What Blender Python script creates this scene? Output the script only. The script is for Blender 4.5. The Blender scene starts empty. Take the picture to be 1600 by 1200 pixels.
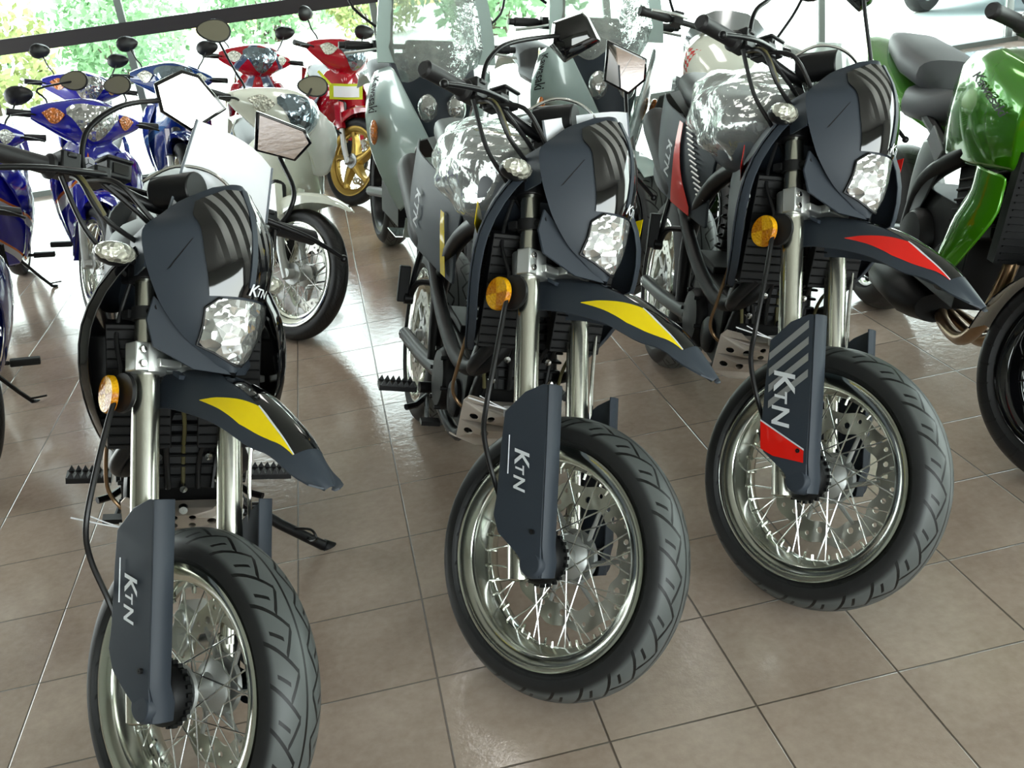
import bpy, math, random
from mathutils import Vector as V, Matrix, geometry
random.seed(7)
C = bpy.context.scene.collection
PI = math.pi

# ---------------------------------------------------------------- materials
def lin(c):
    return [(x/12.92 if x <= .04045 else ((x+.055)/1.055)**2.4) for x in [k/255 for k in c]]
class X:
    """a tiny arithmetic wrapper around shader sockets"""
    def __init__(s, nt, v): s.nt, s.v = nt, v
    def op(s, o, b=None, c=None, flip=False):
        n = s.nt.nodes.new('ShaderNodeMath'); n.operation = o
        a = [s, b, c]
        if flip: a = [b, s, c]
        for i, q in enumerate(a):
            if q is None: continue
            if isinstance(q, X):
                if isinstance(q.v, (int, float)): n.inputs[i].default_value = q.v
                else: s.nt.links.new(q.v, n.inputs[i])
            else: n.inputs[i].default_value = q
        return X(s.nt, n.outputs[0])
    def __add__(s, b): return s.op('ADD', b)
    def __sub__(s, b): return s.op('SUBTRACT', b)
    def __mul__(s, b): return s.op('MULTIPLY', b)
    def __truediv__(s, b): return s.op('DIVIDE', b)
    def lt(s, b): return s.op('LESS_THAN', b)
    def gt(s, b): return s.op('GREATER_THAN', b)
    def abs(s): return s.op('ABSOLUTE')
    def frac(s): return s.op('FRACT')
    def max(s, b): return s.op('MAXIMUM', b)
    def min(s, b): return s.op('MINIMUM', b)
def coords(nt, kind='Object'):
    tc = nt.nodes.new('ShaderNodeTexCoord'); sp = nt.nodes.new('ShaderNodeSeparateXYZ')
    nt.links.new(tc.outputs[kind], sp.inputs[0])
    return [X(nt, sp.outputs[i]) for i in range(3)], tc.outputs[kind]
def sstep(x, lo, hi):
    n = x.nt.nodes.new('ShaderNodeMapRange'); n.interpolation_type = 'SMOOTHSTEP'
    x.nt.links.new(x.v, n.inputs[0]); n.inputs[1].default_value = lo; n.inputs[2].default_value = hi
    return X(x.nt, n.outputs[0])
def mixc(nt, f, a, b):
    n = nt.nodes.new('ShaderNodeMix'); n.data_type = 'RGBA'
    for s, q in ((n.inputs[0], f), (n.inputs[6], a), (n.inputs[7], b)):
        if isinstance(q, X): nt.links.new(q.v, s)
        elif hasattr(q, 'default_value') and not isinstance(q, (int, float)): nt.links.new(q, s)
        elif isinstance(q, (int, float)): s.default_value = q
        else: s.default_value = (*q, 1)
    return n.outputs[2]
def noise(nt, vec, scale, detail=3, rough=.5):
    n = nt.nodes.new('ShaderNodeTexNoise'); n.inputs['Scale'].default_value = scale
    n.inputs['Detail'].default_value = detail; n.inputs['Roughness'].default_value = rough
    nt.links.new(vec, n.inputs['Vector']); return X(nt, n.outputs[0])
def bump(nt, h, strength=.3, dist=.002):
    n = nt.nodes.new('ShaderNodeBump'); n.inputs['Strength'].default_value = strength
    n.inputs['Distance'].default_value = dist; nt.links.new(h.v, n.inputs['Height']); return n.outputs[0]
def mat(name, c, rough=.5, metal=0, coat=0, spec=.5, nscale=0, nbump=.1, cvar=0, trans=0, ior=1.45):
    m = bpy.data.materials.new(name); m.use_nodes = True; nt = m.node_tree
    b = nt.nodes['Principled BSDF']; col = lin(c)
    b.inputs['Base Color'].default_value = (*col, 1); b.inputs['Roughness'].default_value = rough
    b.inputs['Metallic'].default_value = metal; b.inputs['Coat Weight'].default_value = coat
    b.inputs['Coat Roughness'].default_value = .04
    b.inputs['Specular IOR Level'].default_value = spec; b.inputs['IOR'].default_value = ior
    b.inputs['Transmission Weight'].default_value = trans
    _, vec = coords(nt)
    nz = noise(nt, vec, nscale or 40, 4)
    if cvar:
        nt.links.new(mixc(nt, nz, [x*(1-cvar) for x in col], [min(1, x*(1+cvar)) for x in col]), b.inputs['Base Color'])
    r = nz*(.12*rough) + (rough*.94)
    nt.links.new(r.v, b.inputs['Roughness'])
    if nscale: nt.links.new(bump(nt, nz, nbump, .001), b.inputs['Normal'])
    return m
M = {}
M['navy'] = mat('matte_dark_plastic', (50, 57, 66), .52, nscale=900, nbump=.08, cvar=.06)
M['gloss'] = mat('gloss_black', (9, 9, 11), .08, coat=1)
M['black'] = mat('black_plastic', (16, 16, 18), .42, nscale=600, nbump=.08)
M['rubber'] = mat('rubber', (17, 17, 18), .6, nscale=500, nbump=.1)
M['satin'] = mat('black_satin_metal', (20, 20, 22), .35, metal=.3)
M['engine'] = mat('engine_black', (14, 14, 15), .5, metal=.3, nscale=300, nbump=.2, cvar=.3)
M['alu'] = mat('brushed_aluminium', (205, 207, 200), .3, metal=1, cvar=.05)
M['fork'] = mat('fork_aluminium', (214, 214, 202), .24, metal=1, cvar=.03)
M['cast'] = mat('cast_aluminium', (190, 192, 190), .45, metal=.85, nscale=400, nbump=.15)
M['rim'] = mat('polished_rim', (222, 225, 216), .14, metal=1, cvar=.03)
M['steel'] = mat('bright_steel', (220, 220, 218), .16, metal=1)
M['disc'] = mat('brake_disc_steel', (205, 203, 194), .3, metal=1, cvar=.08)
M['skid'] = mat('skid_plate_aluminium', (214, 204, 194), .5, metal=.35, cvar=.08)
M['yellow'] = mat('yellow_sticker', (255, 226, 0), .35, coat=.5)
M['red'] = mat('red_sticker', (238, 30, 18), .35, coat=.5)
M['white'] = mat('white_lettering', (226, 230, 234), .4)
M['greyline'] = mat('grey_stripe', (140, 142, 142), .3, coat=.5)
M['paper'] = mat('white_paper', (244, 246, 252), .6, cvar=.02)
M['paperedge'] = mat('grey_sleeve_edge', (110, 116, 124), .4)
M['brass'] = mat('brass_fitting', (170, 140, 90), .35, metal=.9)
M['hose'] = mat('black_hose', (24, 24, 25), .38)
M['olive'] = mat('olive_sleeve', (88, 82, 50), .5)
M['tie'] = mat('white_nylon', (222, 222, 226), .4)
M['seat'] = mat('seat_vinyl', (40, 41, 43), .45, nscale=1200, nbump=.15)
M['greyseat'] = mat('grey_seat_vinyl', (86, 88, 92), .5, nscale=1500, nbump=.2)
M['spoke'] = mat('spoke_steel', (225, 226, 224), .22, metal=1)
M['copper'] = mat('heat_tinted_steel', (150, 122, 92), .3, metal=.85, nscale=30, nbump=.05, cvar=.25)
M['gold'] = mat('gold_painted_wheel', (180, 148, 74), .36, metal=.75)
M['yoke'] = mat('dull_alloy', (206, 209, 207), .36, metal=.9)
M['winebar'] = mat('grip_rubber', (24, 23, 25), .5, nscale=700, nbump=.3)

def amber():
    m = mat('amber_reflector', (250, 150, 6), .22, coat=.25); nt = m.node_tree; b = nt.nodes['Principled BSDF']
    (x, y, z), vec = coords(nt)
    v = nt.nodes.new('ShaderNodeTexVoronoi'); v.inputs['Scale'].default_value = 180; nt.links.new(vec, v.inputs['Vector'])
    w = nt.nodes.new('ShaderNodeTexVoronoi'); w.inputs['Scale'].default_value = 45; nt.links.new(vec, w.inputs['Vector'])
    f = X(nt, v.outputs['Distance'])*1.2
    a = z.op('ARCTAN2', x); seg = sstep((a*(6/PI)).op('SINE'), -.3, .3)
    nt.links.new(mixc(nt, (seg*.55 + f*.35).min(1), lin((186, 96, 4)), lin((255, 196, 20))), b.inputs['Base Color'])
    nt.links.new(bump(nt, X(nt, v.outputs['Distance']), .6, .003), b.inputs['Normal'])
    return m
M['amber'] = amber(); M['amber'].node_tree.nodes['Principled BSDF'].inputs['Specular IOR Level'].default_value = .25
def facet(name, c, sc, metal=.8, rough=.1):
    m = mat(name, c, rough, metal=metal, coat=1); nt = m.node_tree; b = nt.nodes['Principled BSDF']
    _, vec = coords(nt)
    v = nt.nodes.new('ShaderNodeTexVoronoi'); v.inputs['Scale'].default_value = sc; nt.links.new(vec, v.inputs['Vector'])
    nt.links.new(bump(nt, X(nt, v.outputs['Distance']), 1, .007), b.inputs['Normal'])
    sp = nt.nodes.new('ShaderNodeSeparateColor'); nt.links.new(v.outputs['Color'], sp.inputs[0])
    col = lin(c)
    nt.links.new(mixc(nt, X(nt, sp.outputs[0]), [x*.55 for x in col], [min(1, x*1.1) for x in col]), b.inputs['Base Color'])
    return m
M['lens'] = facet('headlamp_reflector', (228, 230, 228), 38)
M['lens2'] = facet('blue_grey_lamp', (150, 168, 180), 34)
M['siglens'] = facet('clear_signal_lens', (222, 222, 206), 90, metal=.3)
M['orangelens'] = facet('orange_signal_lens', (214, 120, 40), 80, metal=.1)
def mirror():
    return mat('mirror_glass', (232, 224, 220), .015, metal=1)
M['mirror'] = mirror()
def film(name, wr=5, amount=.30, tint=(240, 244, 242), body=.20, strength=.85):
    """thin clear wrapping film: mostly transparent, glossy along its wrinkles"""
    m = bpy.data.materials.new(name); m.use_nodes = True; nt = m.node_tree; nt.nodes.clear()
    out = nt.nodes.new('ShaderNodeOutputMaterial')
    tr = nt.nodes.new('ShaderNodeBsdfTransparent'); tr.inputs[0].default_value = (.93, .95, .94, 1)
    gl = nt.nodes.new('ShaderNodeBsdfGlossy'); gl.inputs['Roughness'].default_value = .12; gl.inputs[0].default_value = (*lin(tint), 1)
    df = nt.nodes.new('ShaderNodeBsdfDiffuse'); df.inputs[0].default_value = (*lin(tint), 1)
    _, vec = coords(nt)
    n1 = noise(nt, vec, wr, 4, .5); n2 = noise(nt, vec, wr*3, 3)
    rid = ((n1 - .5).abs()*9).op('MULTIPLY', -1) + 1
    bp = bump(nt, n1 + n2*.22, strength, .03)
    nt.links.new(bp, gl.inputs['Normal'])
    fr = nt.nodes.new('ShaderNodeFresnel'); fr.inputs[0].default_value = 1.5; nt.links.new(bp, fr.inputs['Normal'])
    f = (X(nt, fr.outputs[0])*1.6 + rid.max(0)*amount*.5 + amount*.22).min(.92)
    mx = nt.nodes.new('ShaderNodeMixShader'); nt.links.new(f.v, mx.inputs[0]); nt.links.new(tr.outputs[0], mx.inputs[1]); nt.links.new(gl.outputs[0], mx.inputs[2])
    m2 = nt.nodes.new('ShaderNodeMixShader'); m2.inputs[0].default_value = body
    nt.links.new(mx.outputs[0], m2.inputs[1]); nt.links.new(df.outputs[0], m2.inputs[2]); nt.links.new(m2.outputs[0], out.inputs[0])
    return m
M['film'] = film('crumpled_clear_film')
M['film2'] = film('taut_clear_film', 9, .30, body=.09)
M['clear'] = film('clear_screen_plastic', 2, .05, body=.12, strength=.1)
def glassmat():
    m = bpy.data.materials.new('window_glass'); m.use_nodes = True; nt = m.node_tree; nt.nodes.clear()
    out = nt.nodes.new('ShaderNodeOutputMaterial'); tr = nt.nodes.new('ShaderNodeBsdfTransparent'); tr.inputs[0].default_value = (.95, .985, .965, 1)
    gl = nt.nodes.new('ShaderNodeBsdfGlossy'); gl.inputs['Roughness'].default_value = .01
    fr = nt.nodes.new('ShaderNodeFresnel'); fr.inputs[0].default_value = 1.45
    mx = nt.nodes.new('ShaderNodeMixShader'); nt.links.new(fr.outputs[0], mx.inputs[0]); nt.links.new(tr.outputs[0], mx.inputs[1]); nt.links.new(gl.outputs[0], mx.inputs[2])
    nt.links.new(mx.outputs[0], out.inputs[0]); return m
M['glass'] = glassmat()

def tyre_mat(R, hw, n=24, road=True):
    """rubber with a moulded tread: sawtooth grooves either side of a centre line, worn grey on the crown"""
    m = mat('moulded_tyre_rubber', (20, 20, 21), .55); nt = m.node_tree; b = nt.nodes['Principled BSDF']
    (x, y, z), vec = coords(nt)
    th = z.op('ARCTAN2', x)*(n/(2*PI))
    side = y.gt(0)*.5
    v = (y.abs())/hw
    u = (th + side + 50)
    def line(slope, off, w, lo, hi):
        d = ((u + v*slope + off).frac() - .5).abs()
        return d.lt(w)*v.gt(lo)*v.lt(hi)
    g = line(-1.2, .0, .060, .20, .88)
    g = g.max(line(2.3, .30, .10, .20, .47))
    g = g.max(line(-.8, .36, .05, .46, .74))
    g = g.max(v.lt(.035))
    rr = (x*x + z*z).op('SQRT')
    crown = sstep(v*-1, -.90, -.76)*sstep(rr, R - .06, R - .05)
    g = g*sstep(rr, R - .06, R - .05)
    nz = noise(nt, vec, 30, 4)
    base = mixc(nt, crown*.85 + nz*.1, lin((17, 17, 18)), lin((88, 92, 91)) if road else lin((34, 34, 35)))
    nt.links.new(mixc(nt, g, base, lin((8, 8, 8))), b.inputs['Base Color'])
    h = (g*-1 + 1)
    nt.links.new(bump(nt, h, .9, .004), b.inputs['Normal'])
    nt.links.new((crown*-.14 + .58).v, b.inputs['Roughness'])
    return m

# ---------------------------------------------------------------- mesh building
class MB:
    def __init__(s): s.v, s.f, s.m = [], [], []
    def add(s, vs, fs, mi=0):
        n = len(s.v); s.v += [tuple(p) for p in vs]; s.f += [[i+n for i in f] for f in fs]; s.m += [mi]*len(fs); return s
    def box(s, c, d, rot=None, mi=0, taper=1):
        vs = []
        for k in (-1, 1):
            for j in (-1, 1):
                for i in (-1, 1):
                    t = taper if k > 0 else 1
                    p = V((i*d[0]/2*t, j*d[1]/2*t, k*d[2]/2))
                    if rot is not None: p = rot @ p
                    vs.append(p + V(c))
        return s.add(vs, [(0, 2, 3, 1), (4, 5, 7, 6), (0, 1, 5, 4), (2, 6, 7, 3), (0, 4, 6, 2), (1, 3, 7, 5)], mi)
    def lathe(s, prof, o=(0, 0, 0), ax='y', n=32, mi=0, closed=False, a0=0, a1=2*PI):
        """prof: (radius, height) pairs about an axis"""
        vs, fs = [], []; full = abs(a1-a0-2*PI) < 1e-6; nn = n if full else n+1
        for r, h in prof:
            for i in range(nn):
                t = a0 + (a1-a0)*i/n; c, q = r*math.cos(t), r*math.sin(t)
                p = {'y': (c, h, q), 'z': (c, q, h), 'x': (h, c, q)}[ax]
                vs.append(V(p) + V(o))
        K = len(prof); kk = K if closed else K-1
        for j in range(kk):
            for i in range(n):
                a = j*nn + i; b = j*nn + (i+1) % nn; c2 = ((j+1) % K)*nn + (i+1) % nn; d = ((j+1) % K)*nn + i
                fs.append((a, b, c2, d))
        return s.add(vs, fs, mi)
    def tube(s, pts, r, n=10, mi=0, sm=0, cap=True):
        P = [V(p) for p in pts]
        R = list(r) if isinstance(r, (list, tuple)) else [r]*len(P)
        if sm and len(P) > 2: P, R = spline(P, R, sm)
        vs, fs = [], []; up = None
        for i, p in enumerate(P):
            t = (P[min(i+1, len(P)-1)] - P[max(i-1, 0)])
            if t.length < 1e-9: t = V((0, 0, 1))
            t.normalize()
            if up is None:
                up = t.orthogonal().normalized()
            up = (up - t*up.dot(t))
            up = up.normalized() if up.length > 1e-6 else t.orthogonal().normalized()
            w = t.cross(up)
            for k in range(n):
                a = 2*PI*k/n; vs.append(p + (up*math.cos(a) + w*math.sin(a))*R[i])
        for i in range(len(P)-1):
            for k in range(n): fs.append((i*n+k, i*n+(k+1) % n, (i+1)*n+(k+1) % n, (i+1)*n+k))
        if cap: fs += [tuple(range(n))[::-1], tuple(range((len(P)-1)*n, len(P)*n))]
        return s.add(vs, fs, mi)
    def loft(s, secs, ring=True, cap=True, mi=0):
        n = len(secs[0]); vs = [p for q in secs for p in q]; fs = []
        for i in range(len(secs)-1):
            for k in range(n if ring else n-1):
                fs.append((i*n+k, i*n+(k+1) % n, (i+1)*n+(k+1) % n, (i+1)*n+k))
        if cap and ring: fs += [tuple(range(n))[::-1], tuple(range((len(secs)-1)*n, len(secs)*n))]
        return s.add(vs, fs, mi)
    def shell(s, grid, th, mi=0):
        """a curved sheet of the given thickness (grid: rows of points)"""
        R, K = len(grid), len(grid[0]); G = [[V(p) for p in r] for r in grid]; N = []
        for i in range(R):
            for j in range(K):
                du = G[min(i+1, R-1)][j] - G[max(i-1, 0)][j]; dv = G[i][min(j+1, K-1)] - G[i][max(j-1, 0)]
                n = du.cross(dv); N.append(n.normalized() if n.length > 1e-12 else V((0, 0, 1)))
        top = [p for r in G for p in r]; bot = [p - N[k]*th for k, p in enumerate(top)]; fs = []
        o = len(top)
        for i in range(R-1):
            for j in range(K-1):
                a, b, c, d = i*K+j, i*K+j+1, (i+1)*K+j+1, (i+1)*K+j
                fs += [(a, b, c, d), (a+o, d+o, c+o, b+o)]
        edge = [j for j in range(K)] + [i*K+K-1 for i in range(1, R)] + [(R-1)*K+j for j in range(K-2, -1, -1)] + [i*K for i in range(R-2, 0, -1)]
        for q in range(len(edge)):
            a, b = edge[q], edge[(q+1) % len(edge)]; fs.append((a, a+o, b+o, b))
        return s.add(top+bot, fs, mi)
    def plate(s, outer, holes, th, fn, mi=0):
        """flat outline with holes, given thickness, mapped to 3-D by fn(u, v, h)"""
        loops = [[V((u, v, 0)) for u, v in l] for l in [outer]+list(holes)]
        tri = geometry.tessellate_polygon(loops); flat = [p for l in loops for p in l]; o = len(flat)
        vs = [fn(p.x, p.y, th/2) for p in flat] + [fn(p.x, p.y, -th/2) for p in flat]
        fs = [tuple(t) for t in tri] + [tuple(i+o for i in t[::-1]) for t in tri]
        k = 0
        for l in loops:
            n = len(l)
            for i in range(n): a, b = k+i, k+(i+1) % n; fs.append((a, b, b+o, a+o))
            k += n
        return s.add(vs, fs, mi)
    def ball(s, c, r, n=16, mi=0, m=8):
        r = r if isinstance(r, (tuple, list)) else (r, r, r); secs = []
        for j in range(m+1):
            t = -PI/2 + PI*j/m; q = max(math.cos(t), .02)
            secs.append([(c[0]+r[0]*q*math.cos(2*PI*i/n), c[1]+r[1]*q*math.sin(2*PI*i/n), c[2]+r[2]*math.sin(t)) for i in range(n)])
        return s.loft(secs, mi=mi)
    def text(s, body, size, fn, mi=0, off=(0, 0), shear=0):
        vs, fs = text_geo(body, size, shear); return s.add([fn(x+off[0], y+off[1]) for x, y in vs], fs, mi)
def spline(P, R, sub):
    Q, S = [], []
    for i in range(len(P)-1):
        p0, p1, p2, p3 = P[max(i-1, 0)], P[i], P[i+1], P[min(i+2, len(P)-1)]
        for k in range(sub):
            t = k/sub
            Q.append(.5*((2*p1) + (p2-p0)*t + (2*p0-5*p1+4*p2-p3)*t*t + (3*p1-p0-3*p2+p3)*t**3)); S.append(R[i]*(1-t)+R[i+1]*t)
    return Q+[P[-1]], S+[R[-1]]
def text_geo(body, size, shear=0):
    cu = bpy.data.curves.new('lettering', 'FONT'); cu.body = body; cu.size = size; cu.shear = shear; cu.offset = size*.02
    cu.resolution_u = 3
    ob = bpy.data.objects.new('lettering', cu); C.objects.link(ob)
    dg = bpy.context.evaluated_depsgraph_get(); me = bpy.data.meshes.new_from_object(ob.evaluated_get(dg))
    vs = [(v.co.x, v.co.y) for v in me.vertices]; fs = [tuple(p.vertices) for p in me.polygons]
    bpy.data.objects.remove(ob); bpy.data.meshes.remove(me); bpy.data.curves.remove(cu)
    return vs, fs
def lerp(a, b, t): return a+(b-a)*t
def interp(x, tab):
    if x <= tab[0][0]: return tab[0][1]
    for (a, p), (b, q) in zip(tab, tab[1:]):
        if x <= b: return p+(q-p)*(x-a)/(b-a)
    return tab[-1][1]
def sinterp(x, tab):
    """smooth interpolation"""
    n = len(tab)
    if x <= tab[0][0]: return tab[0][1]
    if x >= tab[-1][0]: return tab[-1][1]
    for i in range(n-1):
        if x <= tab[i+1][0]:
            t = (x-tab[i][0])/(tab[i+1][0]-tab[i][0])
            p0, p1, p2, p3 = tab[max(i-1, 0)][1], tab[i][1], tab[i+1][1], tab[min(i+2, n-1)][1]
            return .5*(2*p1+(p2-p0)*t+(2*p0-5*p1+4*p2-p3)*t*t+(3*p1-p0-3*p2+p3)*t**3)
MESH = {}
def obj(name, fn, mats, parent=None, mtx=None, key=None, bevel=0, sub=0, angle=40, flat=False, wn=False):
    """one mesh object; the mesh is shared between objects built with the same key"""
    if not isinstance(mats, (list, tuple)): mats = [mats]
    mats = [M[k] if isinstance(k, str) else k for k in mats]
    me = MESH.get(key) if key else None
    if me is None:
        mb = MB(); fn(mb); me = bpy.data.meshes.new(name)
        me.from_pydata(mb.v, [], mb.f)
        for m in mats: me.materials.append(m)
        me.polygons.foreach_set('material_index', mb.m); me.validate(); me.update()
        import bmesh
        bm = bmesh.new(); bm.from_mesh(me); bmesh.ops.recalc_face_normals(bm, faces=bm.faces); bm.to_mesh(me); bm.free()
        if not flat:
            me.polygons.foreach_set('use_smooth', [True]*len(me.polygons)); me.set_sharp_from_angle(angle=math.radians(angle))
        if key: MESH[key] = me
    o = bpy.data.objects.new(name, me); C.objects.link(o)
    if parent is not None: o.parent = parent
    if mtx is not None: o.matrix_local = mtx
    if bevel:
        b = o.modifiers.new('bevel', 'BEVEL'); b.width = bevel; b.segments = 2; b.limit_method = 'ANGLE'; b.angle_limit = math.radians(50)
    if sub:
        q = o.modifiers.new('sub', 'SUBSURF'); q.levels = sub; q.render_levels = sub
    return o
def tag(o, label=None, cat=None, group=None, kind=None):
    if label: o['label'] = label
    if cat: o['category'] = cat
    if group: o['group'] = group
    if kind: o['kind'] = kind
    return o
def empty(name, mtx, label, cat, group=None):
    o = bpy.data.objects.new(name, None); o.empty_display_size = .1; C.objects.link(o); o.matrix_world = mtx
    return tag(o, label, cat, group)

# ---------------------------------------------------------------- wheels (in a frame whose Y is the axle)
def tyre_fn(R, w, rim):
    hw = w/2; cr = hw*1.02
    def f(mb):
        prof = []
        for i in range(15):
            t = -PI*.47 + PI*.94*i/14; prof.append((R - cr*.86*(1-math.cos(t)*1.0)*(.55 if abs(t) < 9 else 1) , hw*math.sin(t)))
        prof = [(R - hw*.62*(1-math.cos(PI*.5*q))*1.25, hw*math.sin(PI*.5*q)) for q in [k/8 for k in range(-8, 9)]]
        lo, hi = prof[0], prof[-1]
        prof = [(rim-.004, -hw*.72), (rim+.012, -hw*.86), ((rim+lo[0])/2+.006, -hw*1.0)] + prof + [((rim+hi[0])/2+.006, hw*1.0), (rim+.012, hw*.86), (rim-.004, hw*.72)]
        prof = [(r, h) for r, h in prof]
        mb.lathe(prof, n=120)
    return f
def rim_fn(rim, w):
    hw = w*.42
    def f(mb):
        o = [(rim+.004, -hw-.004), (rim+.0055, -hw+.002), (rim-.006, -hw+.008), (rim-.018, -hw+.020), (rim-.03, -hw*.45), (rim-.036, 0), (rim-.03, hw*.45), (rim-.018, hw-.020), (rim-.006, hw-.008), (rim+.0055, hw-.002), (rim+.004, hw+.004),
             (rim-.002, hw+.005), (rim-.008, hw+.004), (rim-.027, hw-.003), (rim-.030, hw-.006), (rim-.033, hw-.018), (rim-.042, hw*.35), (rim-.045, 0), (rim-.042, -hw*.35), (rim-.033, -hw+.018), (rim-.030, -hw+.006), (rim-.027, -hw+.003), (rim-.008, -hw-.004), (rim-.002, -hw-.005)]
        mb.lathe(o, n=96, closed=True)
        for k in range(36):
            a = 2*PI*(k+.5)/36; y = hw*.2*(1 if k % 2 else -1); c, s2 = math.cos(a), math.sin(a)
            mb.tube([((rim-.042)*c, y, (rim-.042)*s2), ((rim-.056)*c, y*1.0, (rim-.056)*s2)], .0032, n=6)
    return f
def wheel(parent, name, mtx, R=.3, w=.12, rim=.222, style='spoke', mats=None, ns=36, disc='left', key='w', tyremat=None):
    mm = dict(rim='rim', hub='cast'); mm.update(mats or {})
    root = obj(name, rim_fn(rim, w) if style != 'cast' else cast_fn(rim, w), mm['rim'], parent, mtx, key=key+'rim')
    t = obj('tyre', tyre_fn(R, w, rim), tyremat or M['tyre'], root, key=key+'tyre')
    hs = .034
    def hub(mb):
        mb.lathe([(.012, -.075), (.02, -.075), (.022, -hs-.008), (.048, -hs-.006), (.050, -hs), (.046, -hs+.004), (.027, -hs+.012), (.024, 0), (.027, hs-.012), (.046, hs-.004), (.05, hs), (.048, hs+.006), (.024, hs+.010), (.02, .07), (.012, .07)], n=36)
    obj('hub', hub, mm['hub'], root, key=key+'hub')
    if style == 'spoke':
        for k in range(ns):
            sd = 1 if k % 2 else -1; dr = 1 if (k//2) % 2 else -1
            def sp(mb, sd=sd, dr=dr):
                a = dr*.95
                mb.tube([(.047*math.cos(a), sd*hs, .047*math.sin(a)), (rim-.044, sd*w*.085, 0)], .0017, n=6)
            obj('spoke', sp, 'spoke', root, Matrix.Rotation(2*PI*(k+.5)/ns, 4, 'Y'), key=key+f'sp{sd}{dr}')
    if disc:
        sg = 1 if disc == 'left' else -1
        obj('brake_disc', lambda mb: wave_disc(mb, rim*.68, sg*.062), 'disc', root, key=key+'disc', flat=True)
        def carrier(mb):
            mb.lathe([(.02, sg*.05), (.055, sg*.052), (.06, sg*.058), (.03, sg*.06)], n=24)
            for k in range(6):
                a = 2*PI*k/6; c, s2 = math.cos(a), math.sin(a)
                mb.tube([(.05*c, sg*.056, .05*s2), (rim*.5*math.cos(a+.25), sg*.061, rim*.5*math.sin(a+.25))], [.006, .0045], n=8)
        obj('disc_carrier', carrier, 'cast', root, key=key+'carr')
    return root
def cast_fn(rim, w, n=5):
    def f(mb):
        rim_fn(rim, w)(mb)
        for k in range(n):
            a = 2*PI*k/n
            def pt(r, da, y): return (r*math.cos(a+da/r*.03), y, r*math.sin(a+da/r*.03))
            secs = []
            for i in range(6):
                t = i/5; r = lerp(.035, rim-.028, t); ww = lerp(.026, .013, min(1, t*1.3)) + (.012 if i == 5 else 0); yy = lerp(.03, .016, t)
                c, s2 = math.cos(a+t*.25), math.sin(a+t*.25)
                q = V((-s2, 0, c)); o = V((c*r, 0, s2*r))
                secs.append([o+q*ww+V((0, yy, 0)), o+q*ww*.4+V((0, yy*1.25, 0)), o-q*ww*.4+V((0, yy*1.25, 0)), o-q*ww+V((0, yy, 0)), o-q*ww-V((0, yy, 0)), o-q*ww*.4-V((0, yy*1.25, 0)), o+q*ww*.4-V((0, yy*1.25, 0)), o+q*ww-V((0, yy, 0))])
            mb.loft(secs)
    return f
def wave_disc(mb, R, y, th=.004):
    def loop(fr, n=120): return [(fr(2*PI*k/n)*math.cos(2*PI*k/n), fr(2*PI*k/n)*math.sin(2*PI*k/n)) for k in range(n)]
    outer = loop(lambda a: R*(1+.035*math.sin(10*a)))
    inner = loop(lambda a: R*.70*(1+.05*math.sin(10*a+1.0)))[::-1]
    holes = [inner]
    for k in range(10):
        a = 2*PI*(k+.25)/10
        for da, rr, hr in ((0, .92, .035), (.2, .80, .05), (-.22, .84, .04)):
            cx, cy = R*rr*math.cos(a+da), R*rr*math.sin(a+da)
            holes.append([(cx+R*hr*math.cos(-t*PI/4), cy+R*hr*math.sin(-t*PI/4)) for t in range(8)])
    mb.plate(outer, holes, th, lambda u, v, h: (u, y+h, v))
M['tyre'] = tyre_mat(.3, .064)
M['tyre_plain'] = tyre_mat(.28, .04, 40, road=False)
# ---------------------------------------------------------------- placing a two-wheeler
RAKE = math.radians(28.56)
def place(x, y, psi, phi, delta, R=.3, off=.04, crown=.062, rake=RAKE):
    """front wheel touches the floor at (x, y); heading psi, lean phi to its own left, steering delta"""
    psi, phi, delta = [math.radians(a) for a in (psi, phi, delta)]
    h = V((math.cos(psi), math.sin(psi), 0)); l = V((-math.sin(psi), math.cos(psi), 0)); z = V((0, 0, 1))
    u = z*math.cos(phi) + l*math.sin(phi); L = u.cross(h)
    Mb = Matrix((h, L, u)).transposed()
    s = V((-math.sin(rake), 0, math.cos(rake))); f = V((math.cos(rake), 0, math.sin(rake)))
    ax0 = V((0, 0, R)) - f*off
    B = Matrix((f, V((0, 1, 0)), s)).transposed().to_4x4(); B.translation = ax0
    S = B @ Matrix.Rotation(delta, 4, 'Z')
    hub = Mb @ (S @ V((off, 0, 0))); n = (Mb @ (S.to_3x3() @ V((0, -1, 0))))
    tl = math.asin(max(-1, min(1, n.z)))
    T = V((x-hub.x, y-hub.y, (R-crown)*math.cos(tl)+crown-hub.z))
    W = Mb.to_4x4(); W.translation = T
    return W, S

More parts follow.
